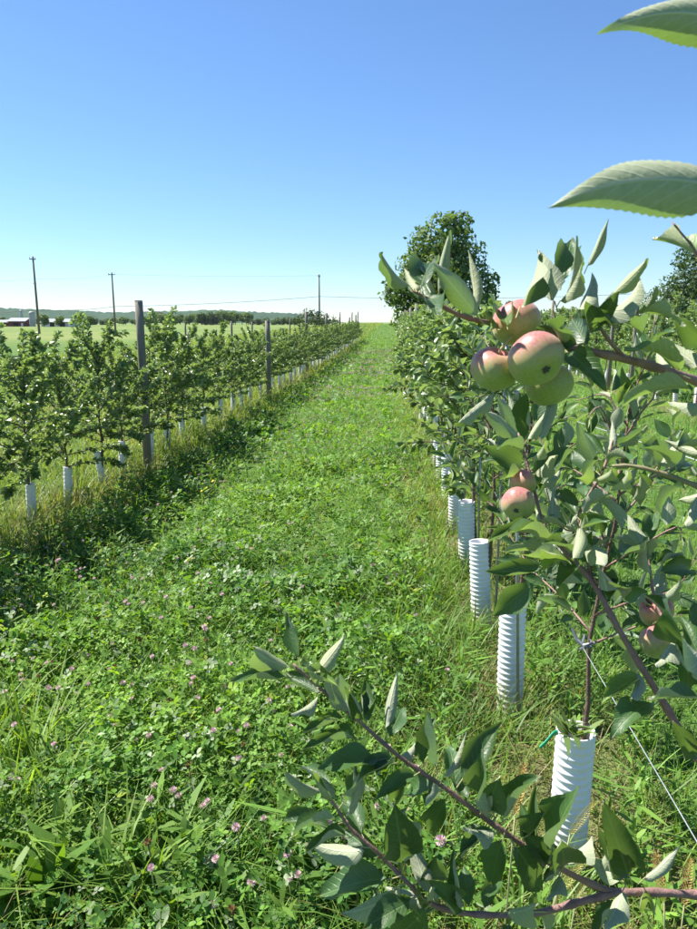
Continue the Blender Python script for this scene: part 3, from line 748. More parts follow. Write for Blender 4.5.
# short anchor stake and pale line in the right-hand alley
a = G(633, 440); t = MB(); hh = P2(637, 406, a.y).z
t.tube([(0, 0, -.1), (.01, 0, hh * .6), (.03, 0, hh)], .022, 8); t.lathe([(.0, hh + .002), (.012, hh + .002)], 8)
tag(t.build('anchor_stake', M['post'], None, True, loc=(a.x, a.y, 0)), 'short grey stake standing in the grass of the right-hand alley', 'stake')
pa, pb, pc = G(520, 404, .12), G(600, 429, .20), G(720, 468, .12)
t = MB(); t.tube(catmull([pa, pb, pc], 10), .007, 6); tag(t.build('guide_line', M['wire'], None, True), 'pale line stretched low across the right-hand alley beside the short stake', 'wire')
# ------------------------------------------------------------------ the herb layer
ORG = np.array([0.0, -1.2])
def scatter(n0, r0, p, xlim, rmin=.6, rmax=60, half=R(36)):
    """points in the wedge in front of the camera (with margin); thinning with distance as plants get too small to see"""
    rr = np.geomspace(rmin, rmax, 400); dens = n0 * np.minimum(1, (r0 / rr) ** p)
    cum = np.concatenate([[0], np.cumsum(.5 * (dens[1:] * rr[1:] + dens[:-1] * rr[:-1]) * np.diff(rr))])
    N = int(cum[-1] * 2 * half)
    r = np.interp(rng.random(N) * cum[-1], cum, rr); th = -YAW + 0 + rng.uniform(-half, half, N)
    x = r * np.sin(th); y = r * np.cos(th) + ORG[1] * np.exp(-r / 6)
    k = (x > xlim[0]) & (x < xlim[1]) & (y > .35)
    return x[k], y[k], r[k]
def vnoise(x, y, s, seed=0):
    """cheap smooth noise in 0..1"""
    q = np.random.default_rng(seed); v = np.zeros_like(x); w = 0
    for o in range(5):
        a = q.uniform(0, 6.28); f = s * (1.7 ** o); A = .75 ** o
        v += A * np.sin(f * (x * math.cos(a) + y * math.sin(a)) + q.uniform(0, 6.28)) * np.sin(f * (-x * math.sin(a) + y * math.cos(a)) * .9 + q.uniform(0, 6.28)); w += A
    return np.clip(.5 + v / w * 1.1, 0, 1)
ALLC = {}
def track(x, y):
    w = .12 * np.sin(y * .45)
    return (np.exp(-((x + 1.62 + w) / .15) ** 2) + np.exp(-((x + .50 + w) / .15) ** 2)) * sstep(3.2, 5.0, y)
def lushness(x, y):
    """height of the herb layer: mown alley, rank edge along the left row, weeds under the trees"""
    h = .085 + .03 * vnoise(x, y, 2.2, 3)
    h = h + .055 * sstep(5.5, 2.2, y) * (x < .2)                       # lush corner in front
    h = h + .025 * np.exp(-((x + 2.15) / .34) ** 2) + .07 * np.exp(-((x + 2.8) / .5) ** 2)
    h = h + .06 * np.exp(-((x - .45) / .4) ** 2) + .05 * (x < -3.2)
    h = h * (1 - .45 * track(x, y))
    return h * (1 - .35 * sstep(6, 20, y) * (x > -1.9) * (x < .1))
def mixc(c, t):
    c = np.array(c, float); t = np.clip(t, 0, 1) * (len(c) - 1); i = np.minimum(t.astype(int), len(c) - 2); f = (t - i)[:, None]
    return c[i] * (1 - f) + c[i + 1] * f

def clover(name, x, y, r, sizek, palette, hk=1.0, low=False):
    n = len(x); h = lushness(x, y) * hk * (.3 + 1.0 * rng.random(n)) * (.55 + .9 * vnoise(x, y, 5.0, 12)); sc = np.clip(r / 4.0, 1, 6) ** .62
    s = sizek * sc * (.6 + .9 * rng.random(n) ** 1.5) * (.7 + .75 * vnoise(x, y, 1.6, 40)); z0 = terrain(x, y)
    az = rng.uniform(0, 6.283, n); tx = rng.normal(0, .5, n); ty = rng.normal(0, .5, n)
    c = mixc(palette, .5 * rng.random(n) + .5 * vnoise(x, y, 1.3, 9) + rng.normal(0, .06, n)); c = c * (1 + .18 * rng.normal(size=(n, 1)))
    pl = rng.random(n) < np.where(r < 5, .09, .03); c[pl] = np.array((.27, .33, .20)) * (1 + .2 * rng.normal(size=(pl.sum(), 1)))       # underside grey-green on random leaves, glossy grey reflections put into the colour
    c = np.clip(c, .008, .5)
    if low: leaflet = np.array([(0, 0, 0), (.5, -.40, .14), (1.0, 0, -.04), (.5, .40, .14)])
    else: leaflet = np.array([(0.03, 0, 0), (.40, -.36, .12), (.86, -.30, .10), (1.0, 0, .0), (.86, .30, .10), (.40, .36, .12)])
    nl = len(leaflet); T = []
    for k in range(3):
        a = k * 2.094 + .0; ca, sa = math.cos(a), math.sin(a); q = leaflet.copy(); tilt = (-.25, .1, .3)[k]
        q[:, 2] += q[:, 0] * tilt
        T.append(np.stack([q[:, 0] * ca - q[:, 1] * sa, q[:, 0] * sa + q[:, 1] * ca, q[:, 2]], 1))
    T = np.concatenate(T)
    P = np.repeat(T[None], n, 0) * s[:, None, None]
    P[:, :, 2] += P[:, :, 0] * tx[:, None] + P[:, :, 1] * ty[:, None]
    ca, sa = np.cos(az)[:, None], np.sin(az)[:, None]
    Q = np.stack([P[:, :, 0] * ca - P[:, :, 1] * sa + x[:, None], P[:, :, 0] * sa + P[:, :, 1] * ca + y[:, None], P[:, :, 2] + (z0 + h)[:, None]], -1)
    nv = 3 * nl
    if low: fq = np.array([(k * 4, k * 4 + 1, k * 4 + 2, k * 4 + 3) for k in range(3)])
    else: fq = np.array([f for k in range(3) for f in ((k * 6, k * 6 + 1, k * 6 + 2, k * 6 + 3), (k * 6, k * 6 + 3, k * 6 + 4, k * 6 + 5))])
    F = (fq[None] + (np.arange(n) * nv)[:, None, None]).reshape(-1, 4)
    return mesh_np(name, Q.reshape(-1, 3), F, np.repeat(c, nv, 0), smooth=False, mats=[M['herb']])

def blades(name, x, y, h, w, palette, lean=.5, curve=.6, prof=(1, .85, .55, .06), mat='grassm', cn=1.1, z_off=0.0, fold=0.0, az=None, dryp=0):
    n = len(x); az = rng.uniform(0, 6.283, n) if az is None else az; le = np.abs(rng.normal(0, lean, n)); cu = np.abs(rng.normal(curve * .6, curve * .5, n))
    dx, dy = np.cos(az), np.sin(az); sx, sy = -dy, dx; z0 = terrain(x, y) + z_off
    V = []
    for s, pw in zip((0, .36, .7, 1.0), prof):
        hor = h * (le * s + cu * s * s); ver = h * (s - .42 * np.minimum(cu, 1.6) * s * s * .9) / np.sqrt(1 + le ** 2 * .5)
        for sg in (-1, 1):
            V.append(np.stack([x + dx * hor + sg * sx * w * pw * .5, y + dy * hor + sg * sy * w * pw * .5, z0 + ver], -1))
    V = np.stack(V, 1)
    c = mixc(palette, .55 * rng.random(n) + .45 * vnoise(x, y, cn, 5) + rng.normal(0, .05, n)) * (1 + .15 * rng.normal(size=(n, 1)))
    if dryp:
        d = rng.random(n) < dryp * (1 + 3.0 * np.minimum(1, track(x, y))); c[d] = np.array((.30, .25, .12)) * (1 + .2 * rng.normal(size=(d.sum(), 1)))
    c = np.clip(c, .008, .6)
    fq = np.array([(0, 1, 3, 2), (2, 3, 5, 4), (4, 5, 7, 6)])
    F = (fq[None] + (np.arange(n) * 8)[:, None, None]).reshape(-1, 4)
    return mesh_np(name, V.reshape(-1, 3), F, np.repeat(c, 8, 0), smooth=True, mats=[M[mat]])

PC = [(.028, .078, .022), (.070, .168, .030), (.138, .268, .038), (.220, .360, .050)]
PG = [(.066, .143, .028), (.114, .228, .038), (.168, .308, .055), (.250, .345, .095)]
PY = [(.095, .165, .034), (.150, .235, .046), (.205, .285, .062), (.29, .310, .11)]
# clover of the alley
x, y, r = scatter(4300, 3.0, 1.62, (-2.45, .25), rmax=58)
k = rng.random(len(x)) < np.clip(.45 + .9 * vnoise(x, y, 1.1, 21), 0, 1) * (1 - .5 * sstep(-.35, .15, x)) * (1 - .55 * sstep(6, 15, y)) * (1 - .6 * np.minimum(1, track(x, y))); x, y, r = x[k], y[k], r[k]
nearm = r < 5.2
tag(obj('clover_near', clover('clover', x[nearm], y[nearm], r[nearm], .0160, PC)), 'thick clover carpet of the alley between the tree rows', 'clover', kind='stuff').name = 'clover'
tag(obj('clover', clover('clover', x[~nearm], y[~nearm], r[~nearm], .0150, PC, low=True)), 'clover of the receding part of the alley', 'clover', kind='stuff')
# grass of the whole meadow
x, y, r = scatter(2900, 3.0, 1.60, (-16, 14), rmax=118)
alley = (x > -2.35) & (x < .05)
k = rng.random(len(x)) < np.where(alley, .62 + .38 * sstep(5, 12, y), .80); x, y, r, alley = x[k], y[k], r[k], alley[k]
strip = (np.abs(x - .45) < .45); k = ~(strip & (rng.random(len(x)) < .45)); x, y, r, alley, strip = x[k], y[k], r[k], alley[k], strip[k]
under = np.abs(x + 2.85) < .55
h = lushness(x, y) * (.75 + .9 * rng.random(len(x))) ; h = np.where(under | (x < -3.2), h * 1.15, h); h = np.where((x > 1.1) & (x < 4.6), .075 + .05 * rng.random(len(x)), h)
w = .0036 * np.clip(r / 3.0, 1, 40) ** .74
wy = under | (x < -3.2) | strip
tag(obj('grass', blades('grass', x[~wy], y[~wy], h[~wy], w[~wy], PG, .45, .7, dryp=.07)), 'green grass of the mown alleys', 'grass', kind='stuff')
tag(obj('grass', blades('grass', x[wy], y[wy], h[wy] * 1.1, w[wy], PY, .4, .7, dryp=.16)), 'yellowish taller grass under and behind the tree rows', 'grass', kind='stuff')
# rank grass tufts with broad arching blades
def tufts(pts, nb, hh, ww, pal, name, label, lean=.35):
    X_, Y_, H_, W_ = [], [], [], []
    for px_, py_, sc in pts:
        n = max(6, int(nb * sc)); X_.append(px_ + rng.normal(0, .045 * sc, n)); Y_.append(py_ + rng.normal(0, .045 * sc, n)); H_.append(hh * sc * (.5 + .7 * rng.random(n))); W_.append(ww * (.6 + .8 * rng.random(n)))
    X_, Y_, H_, W_ = map(np.concatenate, (X_, Y_, H_, W_))
    return tag(obj(name, blades(name, X_, Y_, H_, W_, pal, lean, .8)), label, 'grass', kind='stuff')
tp = [(*G(u, v).xy, s) for u, v, s in ((30, 770, 1.3), (8, 740, 1.3), (60, 800, 1.0), (15, 815, 1.2), (85, 870, .9), (150, 905, .9), (185, 860, .8), (5, 870, 1.3), (120, 925, 1), (95, 630, .9), (110, 640, .8), (55, 640, .8),
      (40, 620, .8), (200, 740, .6), (255, 700, .6), (390, 600, .9), (405, 590, .9), (420, 620, .9), (385, 640, .8), (428, 560, .8), (440, 600, .9), (455, 680, .9), (470, 640, .8), (430, 700, .9), (415, 520, .7))]
tufts(tp, 36, .29, .0105, [(.10, .185, .03), (.15, .25, .04), (.21, .31, .055)], 'grass', 'tufts of broad bright green grass blades in the alley foreground')
rp = [(RX + rng.normal(0, .32), y_, rng.uniform(.6, 1.25)) for y_ in np.concatenate([rng.uniform(1.0, 4.5, 110), rng.uniform(4.5, 14, 110)])]
rp = [p for p in rp if not (abs(p[0] - RX) < .1 and p[1] < 4)]
for k_ in range(1, 10):
    rp += [(RX + rng.normal(0, .10), ry[k_] - .09 - abs(rng.normal(0, .06)), rng.uniform(.45, .8)) for _ in range(7)]
tufts(rp, 20, .25, .0075, [(.085, .18, .036), (.14, .26, .05), (.21, .32, .075)], 'grass', 'long arching grass growing under the right row')
lp = [(LX + rng.normal(0, .38), y_, rng.uniform(.6, 1.2)) for y_ in rng.uniform(4, 16, 150)]
tufts(lp, 16, .30, .008, PY, 'grass', 'tall yellow green grass under the left row')

# leafy weeds: upright stems with lance leaves
def weeds(name, pts, label, pal, nl=13, ll=.05, lw=.014):
    Xs, Ys, Zs, Hs, Ws, Az = [], [], [], [], [], []
    stems = []
    for px_, py_, hh in pts:
        z0 = tz(px_, py_); lx, ly_ = rng.normal(0, .12, 2); m = nl
        t = np.linspace(.15, 1, m) + rng.normal(0, .03, m); Xs.append(px_ + lx * hh * t); Ys.append(py_ + ly_ * hh * t); Zs.append(hh * t)
        Hs.append(ll * (1.15 - .5 * t) * rng.uniform(.8, 1.3)); Ws.append(np.full(m, lw) * rng.uniform(.7, 1.3)); Az.append(np.arange(m) * 2.4 + rng.uniform(0, 6))
        stems.append((px_, py_, lx, ly_, hh))
    Xs, Ys, Zs, Hs, Ws, Az = map(np.concatenate, (Xs, Ys, Zs, Hs, Ws, Az))
    o = tag(obj(name, blades(name, Xs, Ys, Hs, Ws, pal, 1.3, .5, prof=(.25, 1, .8, .08), mat='herb', z_off=Zs, az=Az)), label, 'weeds', kind='stuff')
    st = np.array(stems); 
    me = blades('stem', st[:, 0], st[:, 1], st[:, 4], np.full(len(st), .004), [(.10, .13, .05), (.16, .16, .07)], .05, .05); tag(obj('stem', me, o), kind='stuff')
    return o
wp = [(RX + rng.normal(-.05, .42), y_, rng.uniform(.10, .30)) for y_ in np.concatenate([rng.uniform(1.1, 3.6, 170), rng.uniform(3.6, 10, 200)])]
wp = [p for p in wp if not (abs(p[0] - RX) < .09)]
weeds('weeds', wp, 'small leafy weeds growing under the right row', [(.085, .18, .034), (.135, .26, .044), (.20, .32, .06)])
wp = [(rng.uniform(-2.5, .1), y_, rng.uniform(.10, .24)) for y_ in np.concatenate([rng.uniform(1.2, 3.4, 150), rng.uniform(3.4, 8, 150)])]
weeds('weeds', wp, 'leafy weeds standing between the clover of the alley', [(.07, .14, .026), (.12, .215, .036), (.18, .28, .05)], 12, .06, .02)
wp = [(rng.uniform(-2.55, -1.85), y_, rng.uniform(.06, .14)) for y_ in rng.uniform(2.6, 15, 170)]
weeds('weeds', wp, 'dark rank weeds along the foot of the left row', [(.040, .095, .022), (.065, .145, .028), (.10, .19, .036)], 14, .07, .024)
wp = [(LX + rng.normal(0, .4), y_, rng.uniform(.12, .34)) for y_ in rng.uniform(3.6, 16, 260)]
weeds('weeds', wp, 'pale green weeds among the grass under the left row', PY, 13, .055, .016)
# broad-leaved rosettes (dandelion, plantain) near the camera
bp_ = [(*G(u, v).xy, s) for u, v, s in ((90, 905, 1.2), (60, 880, 1.2), (130, 880, 1.1), (40, 915, 1.2), (235, 775, .9), (150, 700, .7), (20, 690, .7), (255, 860, .9), (205, 900, 1.0), (285, 905, 1.0), (300, 870, .9), (330, 905, .9),
       (170, 640, .7), (235, 640, .6), (120, 560, .7), (330, 560, .5), (95, 740, .8), (110, 800, .9), (270, 560, .6), (320, 640, .6), (375, 690, .7))]
Xb, Yb, Hb, Wb = [], [], [], []
for a, b, s in bp_:
    n = 14; Xb.append(a + rng.normal(0, .03, n)); Yb.append(b + rng.normal(0, .03, n)); Hb.append(.17 * s * (.6 + .6 * rng.random(n))); Wb.append(.036 * s * (.6 + .6 * rng.random(n)))
Xb, Yb, Hb, Wb = map(np.concatenate, (Xb, Yb, Hb, Wb))
tag(obj('weeds', blades('weeds', Xb, Yb, Hb, Wb, [(.05, .115, .024), (.085, .175, .03), (.14, .25, .04)], .7, .6, prof=(.3, .85, 1, .12), mat='herb', z_off=.02)), 'broad leaved rosettes of dandelion and plantain in the alley foreground', 'weeds', kind='stuff')
# straw lying on the bare strip
n = 2600; xx = RX + rng.normal(-.05, .33, n); yy = rng.uniform(1.0, 9, n) ** 1.0
tag(obj('straw', blades('straw', xx, yy, .05 + .09 * rng.random(n), np.full(n, .0032), [(.24, .19, .10), (.34, .29, .16)], 2.2, .3, z_off=.012)), 'dry straw lying on the bare soil under the right row', 'straw', kind='stuff')
p = G(72, 508); n = 160
dg = tag(obj('dry_grass', blades('dry_grass', p.x + rng.normal(0, .08, n), p.y + rng.normal(0, .05, n), .10 + .10 * rng.random(n), np.full(n, .006), [(.20, .12, .06), (.34, .22, .11)], .8, .8)), 'rust brown clump of dead grass beside the second left guard', 'dry grass', kind='stuff')

# ------------------------------------------------------------------ clover flowers
def clover_head(seed, brown=False):
    q = np.random.default_rng(seed); V, F, C = [], [], []; n = 46
    for i in range(n):
        zf = 1 - 1.65 * (i + .5) / n; a = i * 2.39996; rr = math.sqrt(max(0, 1 - zf * zf)); d = np.array((rr * math.cos(a), rr * math.sin(a), zf * .95 + .12)) * (.9 + .2 * q.random())
        side = np.cross(d, (0.1, .2, 1.0)); side /= np.linalg.norm(side); b = len(V)
        up = np.array((0, 0, .35)); tip = d * 1.0 + up * .3; w = .16
        V += [d * .35 - side * w * .5, d * .35 + side * w * .5, d * .8 + side * w, tip + side * w * .35, tip - side * w * .35, d * .8 - side * w]
        F += [(b, b + 1, b + 2, b + 5), (b + 5, b + 2, b + 3, b + 4)]
        if brown: cc = np.array((.17, .095, .045)) * (.6 + .8 * q.random())
        else:
            t = np.clip(.5 + .55 * zf + q.normal(0, .18), 0, 1); cc = (np.array((.66, .58, .56)) * (1 - t) + np.array((.58, .38, .44)) * t)
        C += [cc] * 6
    return mesh_np('flower_head', np.array(V), np.array(F), np.array(C), smooth=False, mats=[M['flower']])
HEADS = [clover_head(s) for s in (1, 2, 3)]; BROWN = [clover_head(s, True) for s in (8, 9)]
sm = MB(); sm.tube([(0, 0, 0), (.02, .01, .35), (.03, -.01, .7), (0, 0, 1)], [.011, .010, .009, .008], 5)
STEM = sm.mesh('stem', [simple('flower_stem', (.09, .15, .04), (.13, .18, .06), 12, .7)], True)
def flower(x, y, h, size, brown, label, group):
    t = tag(empty('clover_flower', (x, y, tz(x, y))), label, 'flower', group)
    s = obj('stem', STEM, t, scale=(.25, .25, h)); hd = obj('flower_head', rnd.choice(BROWN if brown else HEADS), t, (0, 0, h), (rnd.gauss(0, .25), rnd.gauss(0, .25), rnd.uniform(0, 6)), (size,) * 3)
GF = 'clover flowers of the alley'
named = [(150, 799, .0125, 0, 'pale pink clover flower, lower of a pair in the left foreground'), (173, 790, .0125, 0, 'rosy clover flower, upper of a pair in the left foreground'),
         (441, 843, .017, 0, 'large pink clover flower framed by the bottom branch leaves'), (232, 911, .014, 1, 'withered brown clover head at the bottom edge'), (213, 905, .011, 0, 'fading pinkish clover head at the bottom edge'),
         (148, 842, .012, 1, 'withered brown clover head below the pair of pink ones'), (151, 867, .010, 0, 'small pale clover flower low in the left foreground'), (219, 710, .011, 0, 'pink clover flower left of the lowest apple branch'),
         (416, 614, .013, 0, 'bright pink clover flower in the tall grass left of the guards'), (447, 671, .011, 0, 'pink clover flower near the foot of the guards'), (22, 607, .012, 0, 'pink clover flower at the left edge below the shaded strip'),
         (14, 722, .011, 0, 'purple pink clover flower in the grass tuft at the left edge'), (5, 690, .011, 0, 'pink clover flower touching the left edge above the grass tuft')]
def ground_hit(u, v, h): return G(u, v, h)
for u, v, s, b, lab in named:
    h = .20 if v > 680 else .17; p = G(u, v, h); flower(p.x, p.y, h, s, b, lab, None)
cnt = 0
while cnt < 240:
    v = 929 - 570 * rnd.random() ** .62; u = rnd.uniform(0, 470)
    h = rnd.uniform(.10, .20); p = G(u, max(v, 372), h)
    if not (-2.3 < p.x < .1) or p.y > 16 or p.y < 1.2: continue
    if vnoise(np.array([p.x]), np.array([p.y]), 1.6, 33)[0] < .42: continue
    br = rnd.random() < .16; h = float(lushness(p.x, p.y)) * rnd.uniform(.9, 1.25)
    flower(p.x, p.y, h, rnd.uniform(.0095, .013) * (1 if p.y < 6 else 1.15), br, 'withered brown clover head scattered in the alley' if br else 'small pink clover flower scattered in the alley grass', GF); cnt += 1
# the innumerable far flowers of the alley
n = 2200; fx = rng.uniform(-2.0, .0, n); fy = 6 + 34 * rng.random(n) ** 1.3; k = vnoise(fx, fy, 1.1, 34) > .45; fx, fy = fx[k], fy[k]; n = len(fx)
s = .011 * np.clip(fy / 9, 1, 2.2); z = terrain(fx, fy) + lushness(fx, fy) * 1.1
oct_ = np.array([(1, 0, 0), (0, 1, 0), (-1, 0, 0), (0, -1, 0), (0, 0, 1), (0, 0, -.8)]); V = oct_[None] * s[:, None, None] + np.stack([fx, fy, z], -1)[:, None]
fq = np.array([(0, 1, 4, 4), (1, 2, 4, 4)]); F = np.array([(4, 0, 5, 1), (4, 2, 5, 3), (0, 1, 2, 3)]); F = (F[None] + (np.arange(n) * 6)[:, None, None]).reshape(-1, 4)
cc = np.array((.60, .46, .45)) * (1 + .2 * rng.normal(size=(n, 1)))
tag(obj('clover_blossom', mesh_np('clover_blossom', V.reshape(-1, 3), F, np.repeat(np.clip(cc, .05, .7), 6, 0), smooth=False, mats=[M['flower']])), 'countless tiny clover flowers of the distant alley', 'flowers', kind='stuff')
# yellow dandelions at the edge of the alley
M['yellow'] = simple('dandelion_yellow', (.75, .55, .03), (.80, .62, .05), 30, .7)
dm = MB()
for k in range(18):
    a = k * .349; rr = 1.0 if k % 2 else .65; z = .0 if k % 2 else .25
    c_, s_ = math.cos(a), math.sin(a); dm.add([(c_ * .1 - s_ * .1, s_ * .1 + c_ * .1, .1), (c_ * .1 + s_ * .1, s_ * .1 - c_ * .1, .1), (c_ * rr + s_ * .16, s_ * rr - c_ * .16, z + .1), (c_ * rr - s_ * .16, s_ * rr + c_ * .16, z + .1)], [(0, 1, 2, 3)])
DAN = dm.mesh('flower_head', [M['yellow']])
for u, v, lab in ((206, 488, 'lower left yellow dandelion flower at the alley edge'), (213, 481, 'upper right yellow dandelion flower at the alley edge'), (202, 491, 'small leftmost yellow dandelion flower at the alley edge')):
    p = G(u, v, .2); t = tag(empty('dandelion', (p.x, p.y, tz(p.x, p.y))), lab, 'flower', 'dandelions'); obj('stem', STEM, t, scale=(.3, .3, .2)); obj('flower_head', DAN, t, (0, 0, .2), (.3, -.4, 0), (.014,) * 3)
# foxtail seed heads between the lowest branch and the nearest guard
M['fox'] = simple('foxtail', (.30, .27, .07), (.42, .36, .10), 60, .8); M['fox_br'] = simple('foxtail_ripe', (.28, .17, .05), (.40, .27, .09), 60, .8)
def foxtail(name, u0, v0, u1, v1, d, mat, label):
    b0, b1 = PX(u0, v0, d), PX(u1, v1, d * .99); ax = (b1 - b0); L = ax.length
    g = Vector((b0.x, b0.y, 0)) - Vector((ax.x, ax.y, 0)) * 1.2; g.z = tz(g.x, g.y)
    t = tag(empty(name, g), label, 'grass head', 'foxtail heads'); m = MB(); path = [Vector((0, 0, -.02)), (b0 - g) * .5 - Vector((ax.x, ax.y, 0)) * .4, b0 - g]
    m.tube(catmull(path, 4), [.0016] * 9, 5); m.build('stem', M['petiole'], t, True)
    m = MB(); q = random.Random(int(u0 * 7 + v0)); a_ = ax.normalized(); e1 = a_.orthogonal().normalized(); e2 = a_.cross(e1)
    for i in range(170):
        s_ = i / 170; th = i * 2.4; rr = L * .115 * math.sin(math.pi * (.12 + .80 * s_)) ** .6
        c = b0 - g + ax * s_; o_ = e1 * math.cos(th) + e2 * math.sin(th); p = c + o_ * rr * .55; tip = c + o_ * rr + a_ * L * .055; sd = a_.cross(o_) * L * .014
        m.add([p - sd, tip - sd * .5, p + a_ * L * .03 + o_ * rr * .3, p + sd], [(0, 1, 2), (3, 2, 1), (0, 3, 1)])
        e = tip + (o_ * .7 + a_ * q.uniform(.6, 1.2)) * L * .055; m.add([tip - sd * .15, tip + sd * .15, e], [(0, 1, 2)])
    m.build('seed_head', mat, t)
foxtail('foxtail_grass', 515, 815, 524, 764, 1.25, M['fox_br'], 'ripe brown foxtail head standing left of the nearest guard')
foxtail('foxtail_grass', 570, 834, 594, 803, 1.25, M['fox'], 'yellow foxtail head leaning in front of the nearest guard')
foxtail('foxtail_grass', 556, 895, 583, 862, 1.35, M['fox'], 'yellow foxtail head behind the fork of the lowest branch')
foxtail('foxtail_grass', 575, 905, 586, 878, 1.35, M['fox'], 'small yellow foxtail head below the fork of the lowest branch')
foxtail('foxtail_grass', 664, 900, 655, 855, 1.3, M['fox_br'], 'drooping tan foxtail head at the lower right')
foxtail('foxtail_grass', 684, 905, 690, 860, 1.35, M['fox_br'], 'tan foxtail head close to the lower right corner')

# ------------------------------------------------------------------ near trees of the right row with every leaf a piece
def near_tree(x, y, H, nbr, leaves, seed, label, lean=(0, 0), spread=.44, low=.55, r0=.012):
    t = tag(empty('apple_tree', (x, y, tz(x, y))), label, 'apple tree', GR)
    lead, br, spots = young_tree(H, nbr, seed, 0, spread, low)
    for p in lead: p.x += lean[0] * p.z; p.y += lean[1] * p.z
    for b in br:
        for p in b: p.x += lean[0] * p.z; p.y += lean[1] * p.z
    mb = MB(); n = len(lead) - 1; mb.tube([lead[0] + Vector((0, 0, -.05))] + lead[1:], [r0 * 1.3] + [r0 * (1 - .78 * k / n) for k in range(1, n + 1)], 8); mb.build('trunk', M['bark'], t, True)
    q = random.Random(seed); tot = sum((b[-1] - b[0]).length for b in br)
    for b in br:
        mb = MB(); mb.tube(b, [r0 * .40 * (1 - .7 * k / (len(b) - 1)) for k in range(len(b))], 6); bo = mb.build('branch', M['twig'], t, True)
        m = max(5, int(leaves * (b[-1] - b[0]).length / tot))
        for i in range(m):
            s = (.08 + .92 * (i + q.random() * .5) / m) * (len(b) - 1); k = min(int(s), len(b) - 2); p = b[k].lerp(b[k + 1], s - k); ax = (b[k + 1] - b[k]).normalized()
            th = i * 2.4 + q.uniform(-.6, .6); side = Matrix.Rotation(th, 3, ax) @ ax.orthogonal().normalized()
            last = i > m - 3; d = (ax * (1.2 if last else q.uniform(.25, .8)) + side * q.uniform(.5, .9) + Vector((0, 0, q.uniform(-.3, .45)))).normalized()
            nr = Vector((q.gauss(0, .5), q.gauss(0, .5), 1)) - ax * .3
            mk = 'leaf_young' if (last or q.random() < .22) else 'leaf'
            put_leaf(bo, p, d, nr, q.uniform(.065, .105) * (.75 if last else 1), SMALL[mk, q.choice((0, 0, 1, 1, 2)), q.randrange(2)])
    return t
near_tree(.515, 1.81, 1.42, 16, 270, 5, 'young apple tree rising from the nearest guard behind the foreground branches', lean=(.035, .0), spread=.46, low=.70, r0=.0095)
near_tree(.49, 2.68, 1.55, 15, 270, 17, 'young apple tree, third in the right row counted from the camera', spread=.43, low=.70)
near_tree(.48, 3.55, 1.55, 16, 280, 23, 'young apple tree, fourth in the right row counted from the camera', spread=.43, low=.70)
# weeds and a green tie at the open top of the nearest guard
n = 26; gx, gy = .515, 1.81
tag(obj('weeds', blades('weeds', gx + rng.normal(0, .022, n), gy + rng.normal(0, .022, n), .03 + .03 * rng.random(n), np.full(n, .018), [(.10, .17, .05), (.17, .24, .08)], .9, .7, prof=(.3, 1, .8, .08), mat='herb', z_off=.46)), 'pale green weed leaves growing out of the nearest guard', 'weeds', kind='stuff')
M['tie'] = simple('green_tie', (.02, .30, .14), (.03, .38, .18), 30, .4, spec=.5)
m = MB(); z = .475
V = []
for k in range(9):
    s_ = k / 8; c = Vector((gx - .05 - .055 * s_, gy - .012 - .03 * s_, z + .004 - .032 * s_ * s_ + .004 * math.sin(s_ * 7))); nrm = Vector((.2, -.3, .9)); w_ = Vector((.1, .5, .85)) * .0065 * (1 - .3 * s_)
    V += [c - w_, c + w_, c + w_ + Vector((.001, -.0012, 0)), c - w_ + Vector((.001, -.0012, 0))]
F = [(0, 1, 2, 3)]
for k in range(8):
    for j in range(4): F.append((k * 4 + j, k * 4 + (j + 1) % 4, k * 4 + 4 + (j + 1) % 4, k * 4 + 4 + j))
F.append((32, 33, 34, 35)); m.add(V, F)
tag(m.build('plastic_tie', M['tie'], None, True), 'green plastic tie sticking out from the rim of the nearest guard', 'tie')
# ------------------------------------------------------------------ the foreground apple tree reaching in from the right
FT = Vector((.53, .94, 0)); FT.z = tz(FT.x, FT.y)
ft = tag(empty('apple_tree', FT), 'foreground apple tree reaching in from the right edge with fruit bearing branches', 'apple tree', GR)
def W(u, v, d): return PX(u, v, d) - FT
trunk = [Vector((0, 0, -.05)), Vector((.004, .0, .4)), Vector((-.004, .004, .8)), Vector((.002, -.004, 1.2)), Vector((.0, 0, 1.6)), Vector((.0, -.01, 2.0)), Vector((-.01, -.02, 2.25))]
mb = MB(); mb.tube(catmull(trunk, 4), list(np.linspace(.017, .005, 25)), 9); mb.build('trunk', M['bark'], ft, True)
BR = {}
def branch(key, pts, r0, r1, mat='twig', n=7, parent=None):
    P = catmull(pts, 5); m = MB(); N = len(P)
    rad = [r0 + (r1 - r0) * (k / (N - 1)) ** .8 for k in range(N)]
    rad = [q * .82 for q in rad]
    for k in range(2, N - 1, 4): rad[k] *= 1.28                      # nodes
    m.tube(P, rad, n); o = m.build('branch', M[mat], parent or ft, True); BR[key] = (o, P); return o
branch('A', [Vector((0, 0, 1.42)), W(745, 400, .93), W(697, 381, .86), (W(640, 363, .81)), W(585, 350, .78), W(540, 340, .785), W(500, 326, .79), W(462, 316, .76), W(440, 305, .75), W(413, 291, .74)], .0085, .0018)
branch('A2', [W(624, 357, .80), W(610, 342, .785), W(600, 327, .78), W(592, 312, .78)], .0032, .0018)
branch('A3', [W(560, 345, .78), W(556, 325, .77), W(552, 308, .77)], .0028, .0016, 'green_twig')
branch('E', [Vector((0, 0, .62)), W(740, 815, .98), W(697, 757, .97), W(660, 697, .97), W(625, 640, .98), W(592, 582, 1.0), W(565, 551, 1.02), W(545, 528, 1.04), W(531, 478, 1.07), W(518, 432, 1.09)], .0088, .0020)
